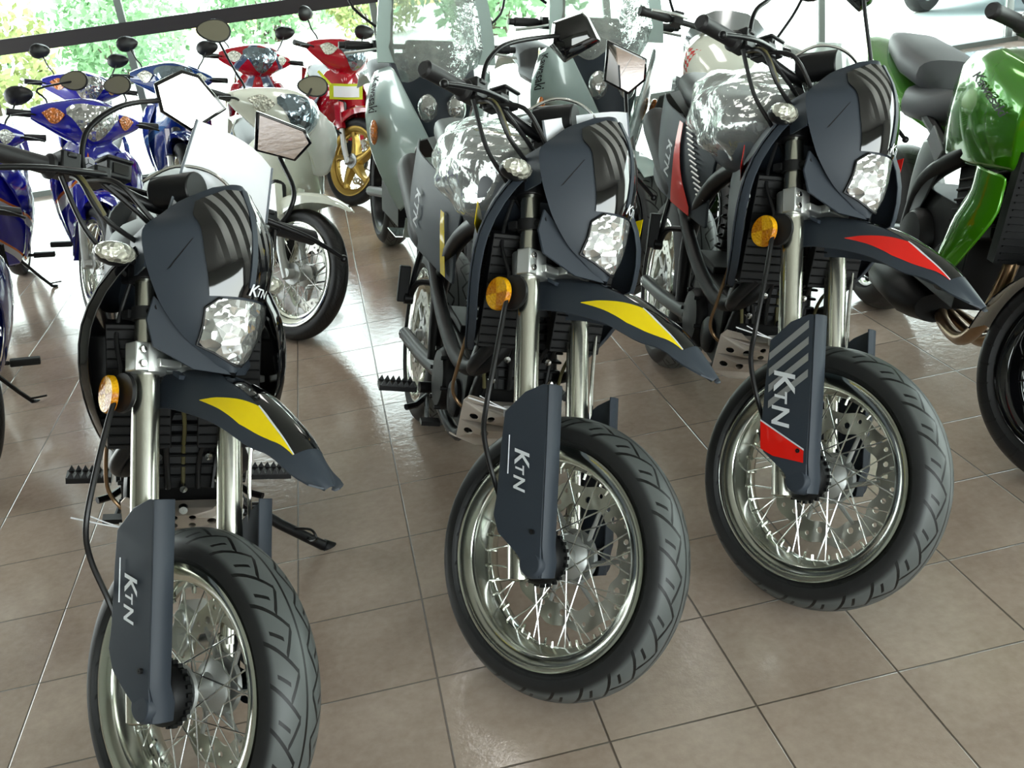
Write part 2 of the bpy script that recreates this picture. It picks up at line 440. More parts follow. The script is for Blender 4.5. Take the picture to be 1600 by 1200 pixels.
# ---------------------------------------------------------------- the supermoto
def fender_c(t):
    """centre line of the beak: t 0 (by the fork) .. 1 (tip), in the fork's own frame"""
    f = sinterp(t, [(0, -.02), (.2, .07), (.4, .165), (.55, .233), (.7, .298), (.84, .350), (1, .410)])
    a = sinterp(t, [(0, .612), (.2, .600), (.4, .572), (.55, .540), (.7, .492), (.84, .444), (1, .360)])
    return f, a
def fender_p(t, q, off=0):
    """q -1..1 across"""
    f, a = fender_c(t); f2, a2 = fender_c(min(1, t+.02)); f1, a1 = fender_c(max(0, t-.02))
    n = V((-(a2-a1), (f2-f1))).normalized()
    w = sinterp(t, [(0, .062), (.3, .072), (.6, .070), (.85, .058), (.93, .052), (.975, .040), (1, .018)])
    cr = .5; d1 = .012; d2 = sinterp(t, [(0, .080), (.4, .078), (.7, .066), (.9, .034), (1, .006)])
    k = abs(q)
    if k < cr: l = k/cr*w*.5; d = d1*(k/cr)**2
    else: l = w*lerp(.5, 1, (k-cr)/(1-cr)); d = lerp(d1, d2, (k-cr)/(1-cr))
    l *= math.copysign(1, q)
    return V((f + n.x*(off-d), l, a + n.y*(off-d)))
def patch(mb, P, t0, t1, qa, qb, n=24, m=6, off=.0012, mi=0):
    g = []
    for i in range(n+1):
        t = lerp(t0, t1, i/n); a, b = qa(t), qb(t); g.append([P(t, lerp(a, b, j/m), off) for j in range(m+1)])
    mb.loft(g, ring=False, cap=False, mi=mi)
MW = [(.585, .010), (.60, .030), (.65, .078), (.70, .112), (.75, .133), (.80, .145), (.845, .149), (.862, .140), (.885, .115), (.915, .084), (.94, .045), (.95, .014)]
MFC = [(.585, .150), (.62, .165), (.70, .182), (.76, .198), (.82, .204), (.88, .196), (.95, .168)]
MFE = [(.585, .140), (.65, .105), (.72, .085), (.85, .072), (.92, .10), (.95, .16)]
def mask_p(a, l, off=0):
    w = sinterp(a, MW); u = max(-1, min(1, l/w)); fe, fc = sinterp(a, MFE), sinterp(a, MFC)
    return V((lerp(fc, fe, abs(u)**2.0)+off, l, a))
def supermoto(name, x, y, psi, phi, de, accent, label, wrap, style, key):
    W, S = place(x, y, psi, phi, de)
    r = empty(name, W, label, 'motorcycle')
    K = 'sm'
    O = Matrix.Identity(4)
    def P(nm, fn, mats, frame='b', par=None, k=None, **kw):
        return obj(nm, fn, mats, par or r, (S if frame == 's' else O) if par is None else None, key=K+(k or nm)+kw.pop('kk', ''), **kw)
    # --- front wheel
    fw = wheel(r, 'front_wheel', S @ Matrix.Translation((.04, 0, 0)) @ Matrix.Rotation(.3*len(key), 4, 'Y'), .3, .124, .232, key=K+'fw')
    P('speedometer_drive', lambda m: (m.lathe([(.012, -.088), (.05, -.088), (.056, -.080), (.056, -.052), (.03, -.05)], (.04, 0, 0), n=28), [m.box((.04+.059*math.cos(q*PI/12), -.06, .059*math.sin(q*PI/12)), (.007, .01, .007)) for q in range(24)]), 'engine', 's')
    P('axle', lambda m: m.tube([(.04, -.128, 0), (.04, .128, 0)], .012, n=16), 'steel', 's')
    # --- fork
    for sg in (-1, 1):
        def leg(m, sg=sg):
            m.lathe([(.012, .80), (.020, .80), (.0215, .76), (.0215, .655), (.0225, .65), (.0245, .60), (.0255, .50), (.0258, .30), (.0262, .205), (.0275, .20), (.0275, .185), (.02, .183)], (.014, sg*.0975, 0), 'z', 36)
            m.lathe([(.0185, .21), (.0185, .07)], (.014, sg*.0975, 0), 'z', 28)
            m.lathe([(.018, .09), (.024, .085), (.0245, .0), (.0235, -.045), (.018, -.05), (.001, -.051)], (.006, sg*.0985, 0), 'z', 28)
            m.tube([(.006, sg*.0985, .01), (.042, sg*.1, 0)], [.024, .021], n=16)
        lg = P('fork_leg', leg, 'fork', 's', k=f'leg{sg}')
        P('fork_cap', lambda m, sg=sg: m.lathe([(.0215, .80), (.0235, .805), (.0235, .835), (.019, .842), (.012, .843), (.012, .850), (.001, .851)], (.014, sg*.0975, 0), 'z', 6 if False else 28), 'alu', 's', par=lg, k=f'cap{sg}')
        def guard(m, sg=sg):
            o = [(.098, .350), (.085, .352), (.043, .338), (-.010, .300), (-.018, .240), (-.028, .129), (-.036, .087), (-.022, .049), (.026, .012), (.050, -.024), (.058, -.040), (.080, -.040), (.088, .02), (.094, .2)]
            bow = lambda u, v: .006*math.sin(max(0, min(1, (u+.03)/.13))*PI)
            m.plate(o, [], .005, lambda u, v, h: (u, sg*(.133+bow(u, v)+h - (.012 if v < 0 else 0)), v))
            # inward-turned front strip
            g = []
            for i in range(13):
                a = lerp(-.040, .351, i/12); f0 = interp(a, [(-.04, .080), (.02, .089), (.2, .095), (.351, .099)]); dl = .012 if a < 0 else 0
                g.append([(f0-.001, sg*(.136-dl), a), (f0+.006, sg*(.128-dl), a), (f0+.008, sg*(.112-dl), a), (f0+.004, sg*(.098-dl), a)])
            m.shell(g, .004)
            m.lathe([(.001, sg*.137), (.024, sg*.136), (.030, sg*.128), (.031, sg*.100)], (.060, 0, -.012), n=24)
        gd = P('fork_guard', guard, 'navy', 's', k=f'guard{sg}', bevel=.0015)
        P('guard_bolt', lambda m, sg=sg: (m.lathe([(.001, sg*.143), (.005, sg*.143), (.005, sg*.136)], (.068, 0, .052), n=10),), 'black', 's', par=gd, k=f'gbolt{sg}')
        def gtext(m, sg=sg):
            if style == 'plain':
                fn = lambda u, v: (.014+v if sg < 0 else .014+v, sg*.1425, .215-u)
                fnK = fn
                m.text('K', .052, lambda u, v: (.022+v, sg*.1418, .225-u), shear=.35)
                m.text('T', .031, lambda u, v: (.024+v, sg*.1418, .192-u), shear=.35)
                m.text('N', .041, lambda u, v: (.020+v, sg*.1418, .170-u), shear=.35)
                m.tube([(.006, sg*.1415, .25), (.004, sg*.1415, .17)], .0012, n=6)
            else:
                m.text('K', .074, lambda u, v: (.006+v, sg*.1418, .235-u), shear=.25)
                m.text('T', .044, lambda u, v: (.008+v, sg*.1418, .188-u), shear=.25)
                m.text('N', .062, lambda u, v: (.002+v, sg*.1418, .157-u), shear=.25)
        P('guard_lettering', gtext, 'white', 's', par=gd, k=f'gtext{sg}', kk=style, flat=True)
        if style != 'plain':
            def gstr(m, sg=sg):
                y0 = sg*.1405
                for k in range(4):
                    a0 = .276-.036*k
                    lo, hi = max(-.014+.008*k*0, -.010), .088
                    m.add([(lo, y0, a0-.022), (hi, y0, a0+.045), (hi, y0, a0+.062), (lo, y0, a0-.005)], [(0, 1, 2, 3)])
            P('guard_stripe', gstr, 'greyline', 's', par=gd, k=f'gstr{sg}', flat=True)
            def gred(m, sg=sg):
                y0 = sg*.1415
                m.add([(-.028, y0, .118), (.082, y0, .052), (.082, y0, .026), (.006, y0, .040), (-.026, y0, .056)], [(0, 1, 2, 3, 4)])
                m.add([(-.028, y0, .122), (.083, y0, .056), (.083, y0, .052), (-.028, y0, .118)], [(0, 1, 2, 3)], 1)
            P('guard_panel', gred, ['red', 'white'], 's', par=gd, k=f'gred{sg}', flat=True)
    def tclamp(m):
        for sg in (-1, 1):
            m.lathe([(.0245, .645), (.036, .645), (.037, .642), (.037, .592), (.036, .588), (.0245, .588)], (.014, sg*.0975, 0), 'z', 28)
            m.box((.030, sg*.127, .617), (.034, .030, .056))
        m.loft([[(.03, l, .632), (-.03, l, .628), (-.034, l, .600), (.03, l, .596)] for l in (-.085, -.04, 0, .04, .085)])
        m.box((.052, 0, .613), (.05, .09, .02)); m.box((.045, -.075, .607), (.03, .05, .018))
    tc = P('lower_triple_clamp', tclamp, 'yoke', 's', bevel=.003)
    for sg in (-1, 1):
        for a in (.604, .630):
            obj('clamp_bolt', lambda m: m.lathe([(.001, 0), (.006, 0), (.0075, -.002), (.0075, -.012)], ax='x', n=12), 'steel', tc, Matrix.Translation((.052, sg*.127, a)), key=K+'cbolt')
    def uclamp(m):
        for sg in (-1, 1):
            m.lathe([(.021, .800), (.034, .800), (.034, .768), (.021, .768)], (.014, sg*.0975, 0), 'z', 28)
            m.box((-.022, sg*.106, .784), (.03, .03, .03))
        m.loft([[(.032, l, .797), (-.034, l, .797), (-.034, l, .772), (.03, l, .772)] for l in (-.085, -.04, 0, .04, .085)])
    P('upper_triple_clamp', uclamp, 'satin', 's', bevel=.003)
    for sg in (-1, 1):
        for a in (.705, .825 if False else .745):
            P('mask_strap', lambda m, sg=sg, a=a: (m.lathe([(.0225, a+.012), (.027, a+.012), (.0275, a), (.027, a-.012), (.0225, a-.012)], (.014, sg*.0975, 0), 'z', 24), m.tube([(.036, sg*.105, a), (.07, sg*.112, a+.004)], [.009, .006], n=8), m.box((-.012, sg*.116, a), (.02, .022, .016))), 'rubber', 's', k=f'strap{sg}{a}') if a < .73 else None
    P('steering_stem', lambda m: m.tube([(-.012, 0, .58), (-.012, 0, .815)], .026, n=24), 'satin', 's')
    # reflector, hose, cable, nylon ties
    rf = P('side_reflector', lambda m: m.lathe([(.001, -.158), (.034, -.158), (.036, -.155), (.036, -.146), (.02, -.143), (.001, -.143)], (0, 0, 0), n=36), 'amber', 'x', k='refl')
    rf.matrix_local = S @ Matrix.Translation((.004, 0, .552)) @ Matrix.Rotation(math.radians(-12), 4, 'Z')
    P('reflector_bracket', lambda m: (m.lathe([(.001, -.143), (.037, -.143), (.038, -.136), (.036, -.133), (.001, -.133)], (.004, 0, .552), n=30), m.box((.008, -.127, .565), (.02, .012, .05))), 'black', 's')
    P('speedometer_cable', lambda m: m.tube([(-.02, -.10, .80), (-.04, -.125, .68), (-.01, -.135, .585), (.0, -.165, .50), (.0, -.19, .40), (-.01, -.20, .31), (-.035, -.175, .25), (-.045, -.13, .17), (-.02, -.105, .08), (.03, -.09, .035)], [.0045]*3+[.0055]*6+[.006], n=8, sm=6), 'hose', 's')
    P('brake_hose', lambda m: m.tube([(.0, .15, .96), (.03, .135, .80), (.045, .135, .66), (.04, .138, .55), (.03, .135, .40), (.02, .14, .25), (-.02, .13, .12)], .0045, n=8, sm=6), 'steel', 's')
    P('hose_guide', lambda m: m.box((.042, .135, .60), (.022, .045, .014)), 'cast', 's', bevel=.002)
    P('brake_caliper', lambda m: (m.box((-.085, .085, .10), (.055, .06, .10), Matrix.Rotation(.5, 3, 'Y')), m.tube([(-.085, .118, .12), (-.085, .05, .12)], .018, n=14), m.tube([(-.075, .118, .075), (-.075, .05, .075)], .018, n=14)), 'yoke', 's', bevel=.004)
    def ties(m):
        m.box((-.012, -.120, .302), (.024, .01, .022)); 
        m.tube([(-.006, -.128, .303), (-.03, -.16, .312), (-.06, -.20, .325)], .0016, n=6, sm=4)
        m.tube([(-.006, -.128, .303), (-.026, -.15, .314), (-.045, -.18, .330)], .0013, n=6, sm=4)
    P('nylon_tie', ties, 'tie', 's')
    # --- beak
    def fen(m):
        g = [[fender_p(i/36, -1+2*j/20) for j in range(21)] for i in range(37)]
        m.shell(g, .0035)
        for sg in (-1, 1):
            m.loft([[(.03, sg*.05, .592), (.03, sg*.035, .592), (.03, sg*.035, .60), (.03, sg*.05, .60)], [(.05, sg*.05, .58), (.05, sg*.035, .58), (.05, sg*.035, .588), (.05, sg*.05, .588)]])
    fe = P('front_fender', fen, 'navy', 's')
    def gl(m):
        patch(m, fender_p, .26, .875, lambda t: -interp(t, [(.26, .02), (.40, .36), (.62, .49), (.875, .62)]), lambda t: interp(t, [(.26, .02), (.40, .36), (.62, .49), (.875, .62)]), 40, 12, .0012)
    P('fender_gloss_panel', gl, 'gloss', 's', par=fe, k='fgl')
    def yl(m):
        for sg in (-1, 1):
            lo = lambda t: sg*interp(t, [(.34, .80), (.42, .70), (.62, .50), (.875, .64)]); hi = lambda t: sg*interp(t, [(.34, .81), (.48, .82), (.62, .84), (.78, .76), (.875, .65)])
            patch(m, fender_p, .34, .875, lo, hi, 40, 6, .0018)
            patch(m, fender_p, .62, .875, lambda t: lo(t)-sg*.028, lo, 20, 1, .0020, 1)
    P('fender_graphic', yl, [accent, 'white'], 's', par=fe, k='fyl', kk=accent)
    # --- headlight mask
    def mask(m):
        g = []
        for i in range(41):
            a = lerp(.586, .949, i/40); w = sinterp(a, MW)
            g.append([mask_p(a, w*(-1+2*j/24)) for j in range(25)])
        m.shell([q[::-1] for q in g], .004)
        for sg in (-1, 1):   # lower wings folded back under the lamp
            m.plate([(sg*.006, .588), (sg*.060, .598), (sg*.118, .640), (sg*.128, .690), (sg*.118, .735), (sg*.085, .69), (sg*.05, .64)][::sg], [], .004, lambda u, v, h, sg=sg: (.150-abs(u)*.72+h, u, v-.006))
            m.loft([[V((lerp(.072, .0, t), sg*lerp(.143, .125, t), a)) + V((0, 0, -.01*t)) for t in (0, .5, 1)] + [V((lerp(.072, .0, t), sg*lerp(.139, .121, t), a)) + V((0, 0, -.01*t)) for t in (1, .5, 0)] for a in (.78, .81, .84, .86)])
    mk = P('headlight_mask', mask, 'navy', 's')
    hw = lambda a: interp(a, [(.715, .066), (.80, .082), (.875, .090), (.91, .074), (.935, .030)])
    P('mask_screen', lambda m: m.shell([[mask_p(lerp(.722, .934, i/24), hw(lerp(.722, .934, i/24))*(-1+2*j/20), .006) for j in range(21)][::-1] for i in range(25)], .003), M['screen_'+accent], 's', par=mk, k='scr', kk=accent)
    P('screen_ridge', lambda m: m.shell([[mask_p(lerp(.74, .936, i/12), l, .009) for l in (.006, 0, -.006)] for i in range(13)], .003), 'navy', 's', par=mk, k='ridge')
    lw = lambda a: interp(a, [(.596, .004), (.636, .064), (.700, .070), (.718, .054)])
    lp = P('headlamp', lambda m: m.shell([[mask_p(lerp(.597, .717, i/14), lw(lerp(.597, .717, i/14))*(-1+2*j/14), .007+.006*math.sin(i/14*PI)) for j in range(15)][::-1] for i in range(15)], .004), 'lens', 's', par=mk, k='lamp')
    def lrim(m):
        pts = [mask_p(a, s*lw(a), .009) for s, seq in ((1, (.597, .62, .636, .67, .70, .717)), (-1, (.717, .70, .67, .636, .62, .597))) for a in seq]
        m.tube([tuple(p) for p in pts]+[tuple(pts[0])], .0028, n=6)
    P('headlamp_bezel', lrim, 'black', 's', par=mk, k='bezel')
    P('mask_lettering', lambda m: (m.text('K', .030, lambda u, v: mask_p(.727+v, -.008+u, .0105), shear=.3), m.text('TN', .022, lambda u, v: mask_p(.728+v, .010+u, .0105), shear=.3)), 'white', 's', par=mk, k='mtext', flat=True)
    for sg in (-1, 1): P('mask_slot', lambda m, sg=sg: m.shell([[mask_p(a, l, .0015), mask_p(a-.003, l+.003*sg, .0015)] for a, l in [(.775, -.118*-sg), (.80, -.108*-sg), (.83, -.094*-sg)]], .001), 'black', 's', par=mk, k=f'slot{sg}')
    # --- bars, controls, mirrors
    def bar(m):
        m.tube([(-.044, -.385, .968), (-.042, -.25, .968), (-.03, -.17, .960), (.0, -.07, .925), (.0, .07, .925), (-.03, .17, .960), (-.042, .25, .968), (-.044, .385, .968)], .0115, n=14, sm=6)
        m.tube([(-.034, -.15, .962), (-.034, .15, .962)], .006, n=8)
    P('handlebar', bar, 'satin', 's')
    P('bar_riser', lambda m: [(m.box((.0, sg*.04, .875), (.034, .028, .10)), m.box((.0, sg*.04, .93), (.044, .032, .03))) for sg in (-1, 1)], 'satin', 's', bevel=.004)
    for sg in (-1, 1):
        gr = P('handlebar_grip', lambda m, sg=sg: m.lathe([(.001, sg*.392), (.014, sg*.392), (.0185, sg*.386), (.0175, sg*.375), (.017, sg*.30), (.0172, sg*.275), (.024, sg*.268), (.024, sg*.262), (.012, sg*.26)], (-.044, 0, .968), n=24), 'winebar', 's', k=f'grip{sg}')
        P('control_lever', lambda m, sg=sg: (m.tube([(.005, sg*.185, .960), (.02, sg*.23, .950), (.035, sg*.30, .935), (.034, sg*.36, .922), (.032, sg*.405, .910)], [.008, .0065, .006, .0055, .005], n=10, sm=5), m.ball((.032, sg*.412, .908), .009)), 'satin', 's', k=f'lever{sg}')
        P('lever_perch', lambda m, sg=sg: (m.box((-.02, sg*.185, .962), (.05, .034, .034)), m.tube([(-.005, sg*.185, .95), (.01, sg*.06, .86), (.0, sg*.02, .74)], .005, n=8, sm=5)), 'black', 's', k=f'perch{sg}', bevel=.004)
        P('switch_housing', lambda m, sg=sg: (m.box((-.040, sg*.237, .975), (.048, .040, .046)), m.box((-.018, sg*.237, .99), (.01, .02, .012))), 'black', 's', k=f'switch{sg}', bevel=.004)
        # mirrors turned inward, as shipped
        c, tilt, back, hexa = MIR[key][0 if sg < 0 else 1]
        if key != 'a': hexa = [(p*1.3, q*1.3) for p, q in hexa]
        face, upv = MIRAX[key]; c = V(c); nrm = (V(face)*2 + V((.22, -.48, .85))*tilt).normalized()*(-1 if back else 1)
        rt = V(upv).cross(nrm).normalized()*(-1 if back else 1); u2 = nrm.cross(rt)*(-1 if back else 1)
        if sg < 0:
            stem = [(-.045, -.196, .975), (-.045, -.200, 1.02), (-.04, -.185, 1.07), (-.035, -.12, 1.13), tuple(c - nrm*.03 - rt*.045), tuple(c - nrm*.022)]
        else:
            y0 = {'a': .315, 'b': .385, 'c': .35}[key]
            stem = [(-.045, y0-.03, .975), (-.04, y0, 1.02), (-.032, y0+.003, 1.07), tuple(c - nrm*.03 - u2*.05), tuple(c - nrm*.022)]
        P('mirror_stem', lambda m, stem=stem: (m.tube(stem, .0055, n=10, sm=6), m.tube([stem[0], (stem[0][0], stem[0][1], stem[0][2]-.02)], .010, n=10)), 'satin', 's', k=f'stem{sg}', kk=key)
        def mh(m, c=c, rt=rt, u2=u2, nrm=nrm, hexa=hexa):
            rg = []
            for q, d in ((.45, -.036), (.86, -.026), (1.0, -.008), (1.02, .0), (.95, .002)):
                rg.append([c + rt*(px*q) + u2*(py*q) + nrm*d for px, py in hexa])
            m.loft(rg)
        mo = P('mirror', mh, 'gloss', 's', k=f'mir{sg}', kk=key, bevel=.004)
        P('mirror_glass', lambda m, c=c, rt=rt, u2=u2, nrm=nrm, hexa=hexa: m.add([c + rt*(px*.88) + u2*(py*.88) + nrm*.0035 for px, py in hexa], [tuple(range(len(hexa)))]), 'mirror', 's', par=mo, k=f'mg{sg}', kk=key)
        # turn signals
        ts = P('turn_signal', lambda m, sg=sg: (m.ball((.03, sg*.178, .805), (.028, .040, .022)), m.tube([(.02, sg*.115, .80), (.025, sg*.145, .803)], .008, n=10)), 'black', 's', k=f'ts{sg}')
        P('signal_lens', lambda m, sg=sg: m.ball((.036, sg*.179, .806), (.028, .041, .021)), 'siglens', 's', par=ts, k=f'tsl{sg}')
    rs = P('brake_reservoir', lambda m: (m.box((-.030, -.142, .985), (.042, .052, .036)), m.box((-.030, -.142, 1.006), (.048, .058, .008))), 'black', 's', bevel=.004)
    P('reservoir_window', lambda m: m.box((-.0075, -.142, .986), (.003, .032, .020)), 'gloss', 's', par=rs, k='rwin')
    P('ignition_pod', lambda m: (m.tube([(.0, -.065, .955), (.09, -.04, .95)], .034, n=24), m.box((.05, .04, .89), (.05, .07, .05))), 'black', 's', bevel=.003)
    cabs = [[(-.03, -.23, .955), (.02, -.24, .93), (.03, -.20, .87), (.02, -.10, .83), (.03, -.02, .78), (.0, .0, .66)],
            [(-.03, -.20, .955), (.06, -.19, .93), (.07, -.12, .87), (.05, -.03, .84), (.02, .04, .74)],
            [(-.02, .2, .95), (.06, .16, .92), (.07, .08, .86), (.04, .0, .80), (.0, -.03, .68)],
            [(.0, -.10, .97), (.05, -.06, 1.0), (.09, .0, .99), (.10, .05, .94), (.06, .08, .85)],
            [(-.03, -.25, .95), (-.03, -.2, .86), (-.02, -.14, .80), (-.03, -.05, .74)],
            [(-.02, .25, .95), (.02, .2, .87), (.03, .1, .82), (.0, .03, .70)]]
    for ci, cc in enumerate(cabs):
        P('control_cable', lambda m, cc=cc, ci=ci: m.tube(cc, .005 if ci != 3 else .0035, n=8, sm=6), 'hose' if ci != 3 else 'steel', 's', k=f'cab{ci}')
    P('cable_sleeve', lambda m: m.tube([(-.03, -.225, .955), (.02, -.238, .932), (.03, -.20, .872)], .0065, n=8, sm=5), 'olive', 's')
    # --- body (in the machine's own frame)
    supermoto_body(r, P, K, accent, wrap, style)
    return r, W, S
MIRAX = {'a': ((.74, -.57, -.38), (.31, -.24, .92)), 'b': ((.49, -.75, -.44), (.24, -.38, .89)), 'c': ((.44, -.79, -.43), (.18, -.39, .90))}
MIR = {'a': (((-.03, .035, 1.187), .02, 0, [(-.075, .03), (-.02, .062), (.014, .055), (.072, -.01), (0, -.062), (-.062, -.026)]),
             ((-.03, .282, 1.180), -.7, 0, [(-.060, .057), (.052, .022), (.070, -.008), (.035, -.055), (-.060, -.035)])),
       'b': (((-.03, .136, 1.248), .3, 1, [(-.045, .027), (.012, .045), (.022, .036), (.046, -.008), (-.022, -.046), (-.05, -.015)]),
             ((-.03, .374, 1.262), -.4, 0, [(-.040, .055), (.042, .016), (.040, -.026), (.006, -.054), (-.046, -.026)])),
       'c': (((-.03, .10, 1.315), -.2, 0, [(-.075, .0), (0, -.050), (.060, -.02), (.06, .04), (-.05, .05)]),
             ((-.03, .292, 1.305), .3, 1, [(-.038, -.017), (-.010, -.048), (.014, -.034), (.038, .010), (.016, .052), (-.016, .046)]))}
def screenmat(accent):
    m = mat('striped_gloss_screen_'+accent, (10, 10, 12), .07, coat=1); nt = m.node_tree; b = nt.nodes['Principled BSDF']
    (x, y, z), vec = coords(nt)
    u = (y*.95 + z*.28)*(1/.0205)
    st = sstep((u.frac() - .5).abs(), .20, .24)
    arc = (((y - .055)*(y - .055) + (z - .735)*(z - .735)).op('SQRT') - .042).abs().lt(.008)
    g = st*sstep(z, .775, .85)*sstep(y, -.072, -.055)*.85
    nt.links.new(mixc(nt, g.max(arc*.10*y.gt(.01)), lin((9, 9, 11)), lin((132, 132, 130))), b.inputs['Base Color'])
    return m
M['screen_yellow'] = screenmat('yellow'); M['screen_red'] = M['screen_yellow']

def supermoto_body(r, P, K, accent, wrap, style):
    # main frame
    def frame(m):
        for sg in (-1, 1):
            m.tube([(-.42, sg*.02, .98), (-.50, sg*.07, .93), (-.75, sg*.12, .80), (-.92, sg*.12, .62), (-.93, sg*.11, .40)], [.022, .024, .024, .022, .02], n=10, sm=5)
            m.tube([(-.36, sg*.02, .84), (-.42, sg*.05, .70), (-.46, sg*.09, .50), (-.55, sg*.10, .33), (-.90, sg*.10, .31)], .016, n=10, sm=5)
            m.tube([(-.80, sg*.11, .80), (-1.2, sg*.08, .90), (-1.5, sg*.05, .93)], .012, n=8, sm=3)
            m.tube([(-.92, sg*.11, .60), (-1.25, sg*.08, .85)], .010, n=8)
        m.tube([(-.46, 0, 1.05), (-.36, 0, .84)], .036, n=20)
    P('frame', frame, 'black')
    P('radiator', lambda m: (m.box((-.335, -.085, .78), (.035, .12, .26)), m.box((-.335, .085, .78), (.035, .12, .26)), [m.box((-.315, sg*.085, .66+.02*k), (.006, .115, .004)) for sg in (-1, 1) for k in range(13)]), 'engine', bevel=.003)
    def block(m):
        m.box((-.66, 0, .46), (.32, .22, .20)); m.box((-.53, 0, .46), (.14, .19, .16)); m.box((-.78, 0, .48), (.18, .20, .2))
        m.box((-.50, 0, .60), (.15, .16, .20), Matrix.Rotation(-.15, 3, 'Y'))
        for k in range(7): m.box((-.50+.0*k, 0, .53+.024*k), (.18, .19, .007), Matrix.Rotation(-.15, 3, 'Y'))
        m.box((-.49, 0, .75), (.16, .15, .12), Matrix.Rotation(-.15, 3, 'Y'))
    en = P('engine', block, 'engine', bevel=.008)
    for sg in (-1, 1):
        P('engine_cover', lambda m, sg=sg: (m.lathe([(.085, sg*.09), (.085, sg*.125), (.075, sg*.138), (.03, sg*.142), (.001, sg*.142)], (-.72, 0, .42), n=32), m.lathe([(.05, sg*.09), (.05, sg*.12), (.04, sg*.128), (.001, sg*.13)], (-.58, 0, .42), n=24), [m.lathe([(.006, sg*.12), (.006, sg*.144), (.001, sg*.145)], (-.72+.08*math.cos(q), 0, .42+.08*math.sin(q)), n=8) for q in (0, 1.05, 2.1, 3.14, 4.2, 5.2)]), 'engine', par=en, k=f'cover{sg}')
    P('coolant_hose', lambda m: m.tube([(-.33, -.10, .66), (-.36, -.13, .60), (-.42, -.12, .56), (-.50, -.09, .58)], .016, n=12, sm=5), 'hose')
    P('coolant_hose', lambda m: m.tube([(-.33, .10, .66), (-.38, .12, .58), (-.48, .08, .52)], .014, n=12, sm=5), 'hose', k='hose2')
    P('drain_hose', lambda m: m.tube([(-.40, -.14, .72), (-.42, -.155, .58), (-.46, -.15, .48), (-.44, -.10, .44), (-.42, -.03, .47)], .0045, n=8, sm=6), 'copper')
    P('exhaust_pipe', lambda m: m.tube([(-.41, -.03, .72), (-.36, -.05, .68), (-.36, -.10, .60), (-.46, -.13, .55), (-.62, -.14, .56), (-.85, -.14, .62), (-1.05, -.14, .72)], .019, n=14, sm=6), 'engine')
    P('muffler', lambda m: m.tube([(-1.02, -.14, .70), (-1.08, -.145, .73), (-1.42, -.15, .84), (-1.48, -.15, .86)], [.024, .05, .052, .04], n=20, sm=3), 'engine')
    def skid(m):
        holes = [(-.019, .056, .008), (.019, .056, .008), (-.019, .080, .008), (.019, .080, .008), (-.060, .068, .010), (.060, .068, .010), (-.098, .075, .010), (.098, .075, .010), (-.066, .115, .010), (.066, .115, .010), (-.102, .125, .010), (.102, .125, .010), (-.08, .20, .012), (0, .22, .012), (.08, .20, .012)]
        o = [(-.128, .040), (-.118, .018), (-.085, .012), (-.06, .028), (.06, .028), (.085, .012), (.118, .018), (.128, .040), (.12, .25), (.10, .42), (-.10, .42), (-.12, .25)]
        def fn(u, v, h):
            # bent: the front rises, the floor runs back
            if v < .16: x, z, nx, nz = -.385-v*.35, .500-v*.94, .94, -.35
            else: x, z, nx, nz = -.441-(v-.16)*.93, .350-(v-.16)*.30, .3, -.93
            fl = -.030*max(0, abs(u)-.07)/.05
            return (x+nx*h+fl, u, z+nz*h+(-fl*.3))
        def loop(c): return [(c[0]+c[2]*math.cos(-t*PI/6), c[1]+c[2]*math.sin(-t*PI/6)) for t in range(12)]
        # subdivide: a denser outline so the bend follows
        oo = []
        for (a, b), (c2, d) in zip(o, o[1:]+o[:1]):
            n = max(1, int(math.hypot(c2-a, d-b)/.03))
            oo += [(lerp(a, c2, q/n), lerp(b, d, q/n)) for q in range(n)]
        m.plate(oo, [loop(c) for c in holes], .004, fn)
    P('skid_plate', skid, 'skid', flat=True)
    P('skid_plate_bolt', lambda m: m.lathe([(.001, .012), (.009, .012), (.011, .004), (.011, 0)], (-.405, 0, 0), ax='x', n=16), 'steel', k='skbolt').matrix_local = Matrix.Translation((.004, 0, .472))
    # footpegs, levers
    rnd = random.Random(11)
    for k in range(7):
        y0 = -.13+.043*k
        P('wiring', lambda m, y0=y0, k=k: m.tube([(-.36, y0, .90), (-.38-.03*(k % 3), y0+rnd.uniform(-.03, .03), .80), (-.37, y0+rnd.uniform(-.04, .04), .70), (-.40-.02*(k % 2), y0*.8, .60), (-.40, y0*.7, .52)], .0045+.001*(k % 3), n=8, sm=5), 'hose' if k % 3 else 'olive', k=f'wire{k}')
    for k, (bx, by, bz) in enumerate([(-.385, -.05, .60), (-.385, .05, .60), (-.40, -.075, .54), (-.40, .07, .54), (-.375, .0, .53)]):
        P('engine_bolt', lambda m: m.lathe([(.001, .012), (.008, .011), (.009, 0)], ax='x', n=10), 'steel', k='ebolt').matrix_local = Matrix.Translation((bx-.01, by, bz))
    for sg in (-1, 1):
        def peg(m, sg=sg):
            m.tube([(-.84, sg*.12, .345), (-.835, sg*.16, .345)], .016, n=10)
            m.box((-.835, sg*.222, .345), (.045, .105, .016)); m.tube([(-.86, sg*.13, .31), (-.80, sg*.17, .305), (-.78, sg*.20, .305)], .009, n=8)
            for k in range(6):
                for e in (-1, 1): m.add([(-.835+e*.022-.003, sg*(.176+.016*k), .352), (-.835+e*.022+.003, sg*(.176+.016*k), .352), (-.835+e*.022, sg*(.184+.016*k), .368), (-.835+e*.022-.003, sg*(.192+.016*k), .352), (-.835+e*.022+.003, sg*(.192+.016*k), .352)], [(0, 2, 1), (3, 4, 2), (0, 3, 2), (1, 2, 4)])
        P('footpeg', peg, 'satin', k=f'peg{sg}')
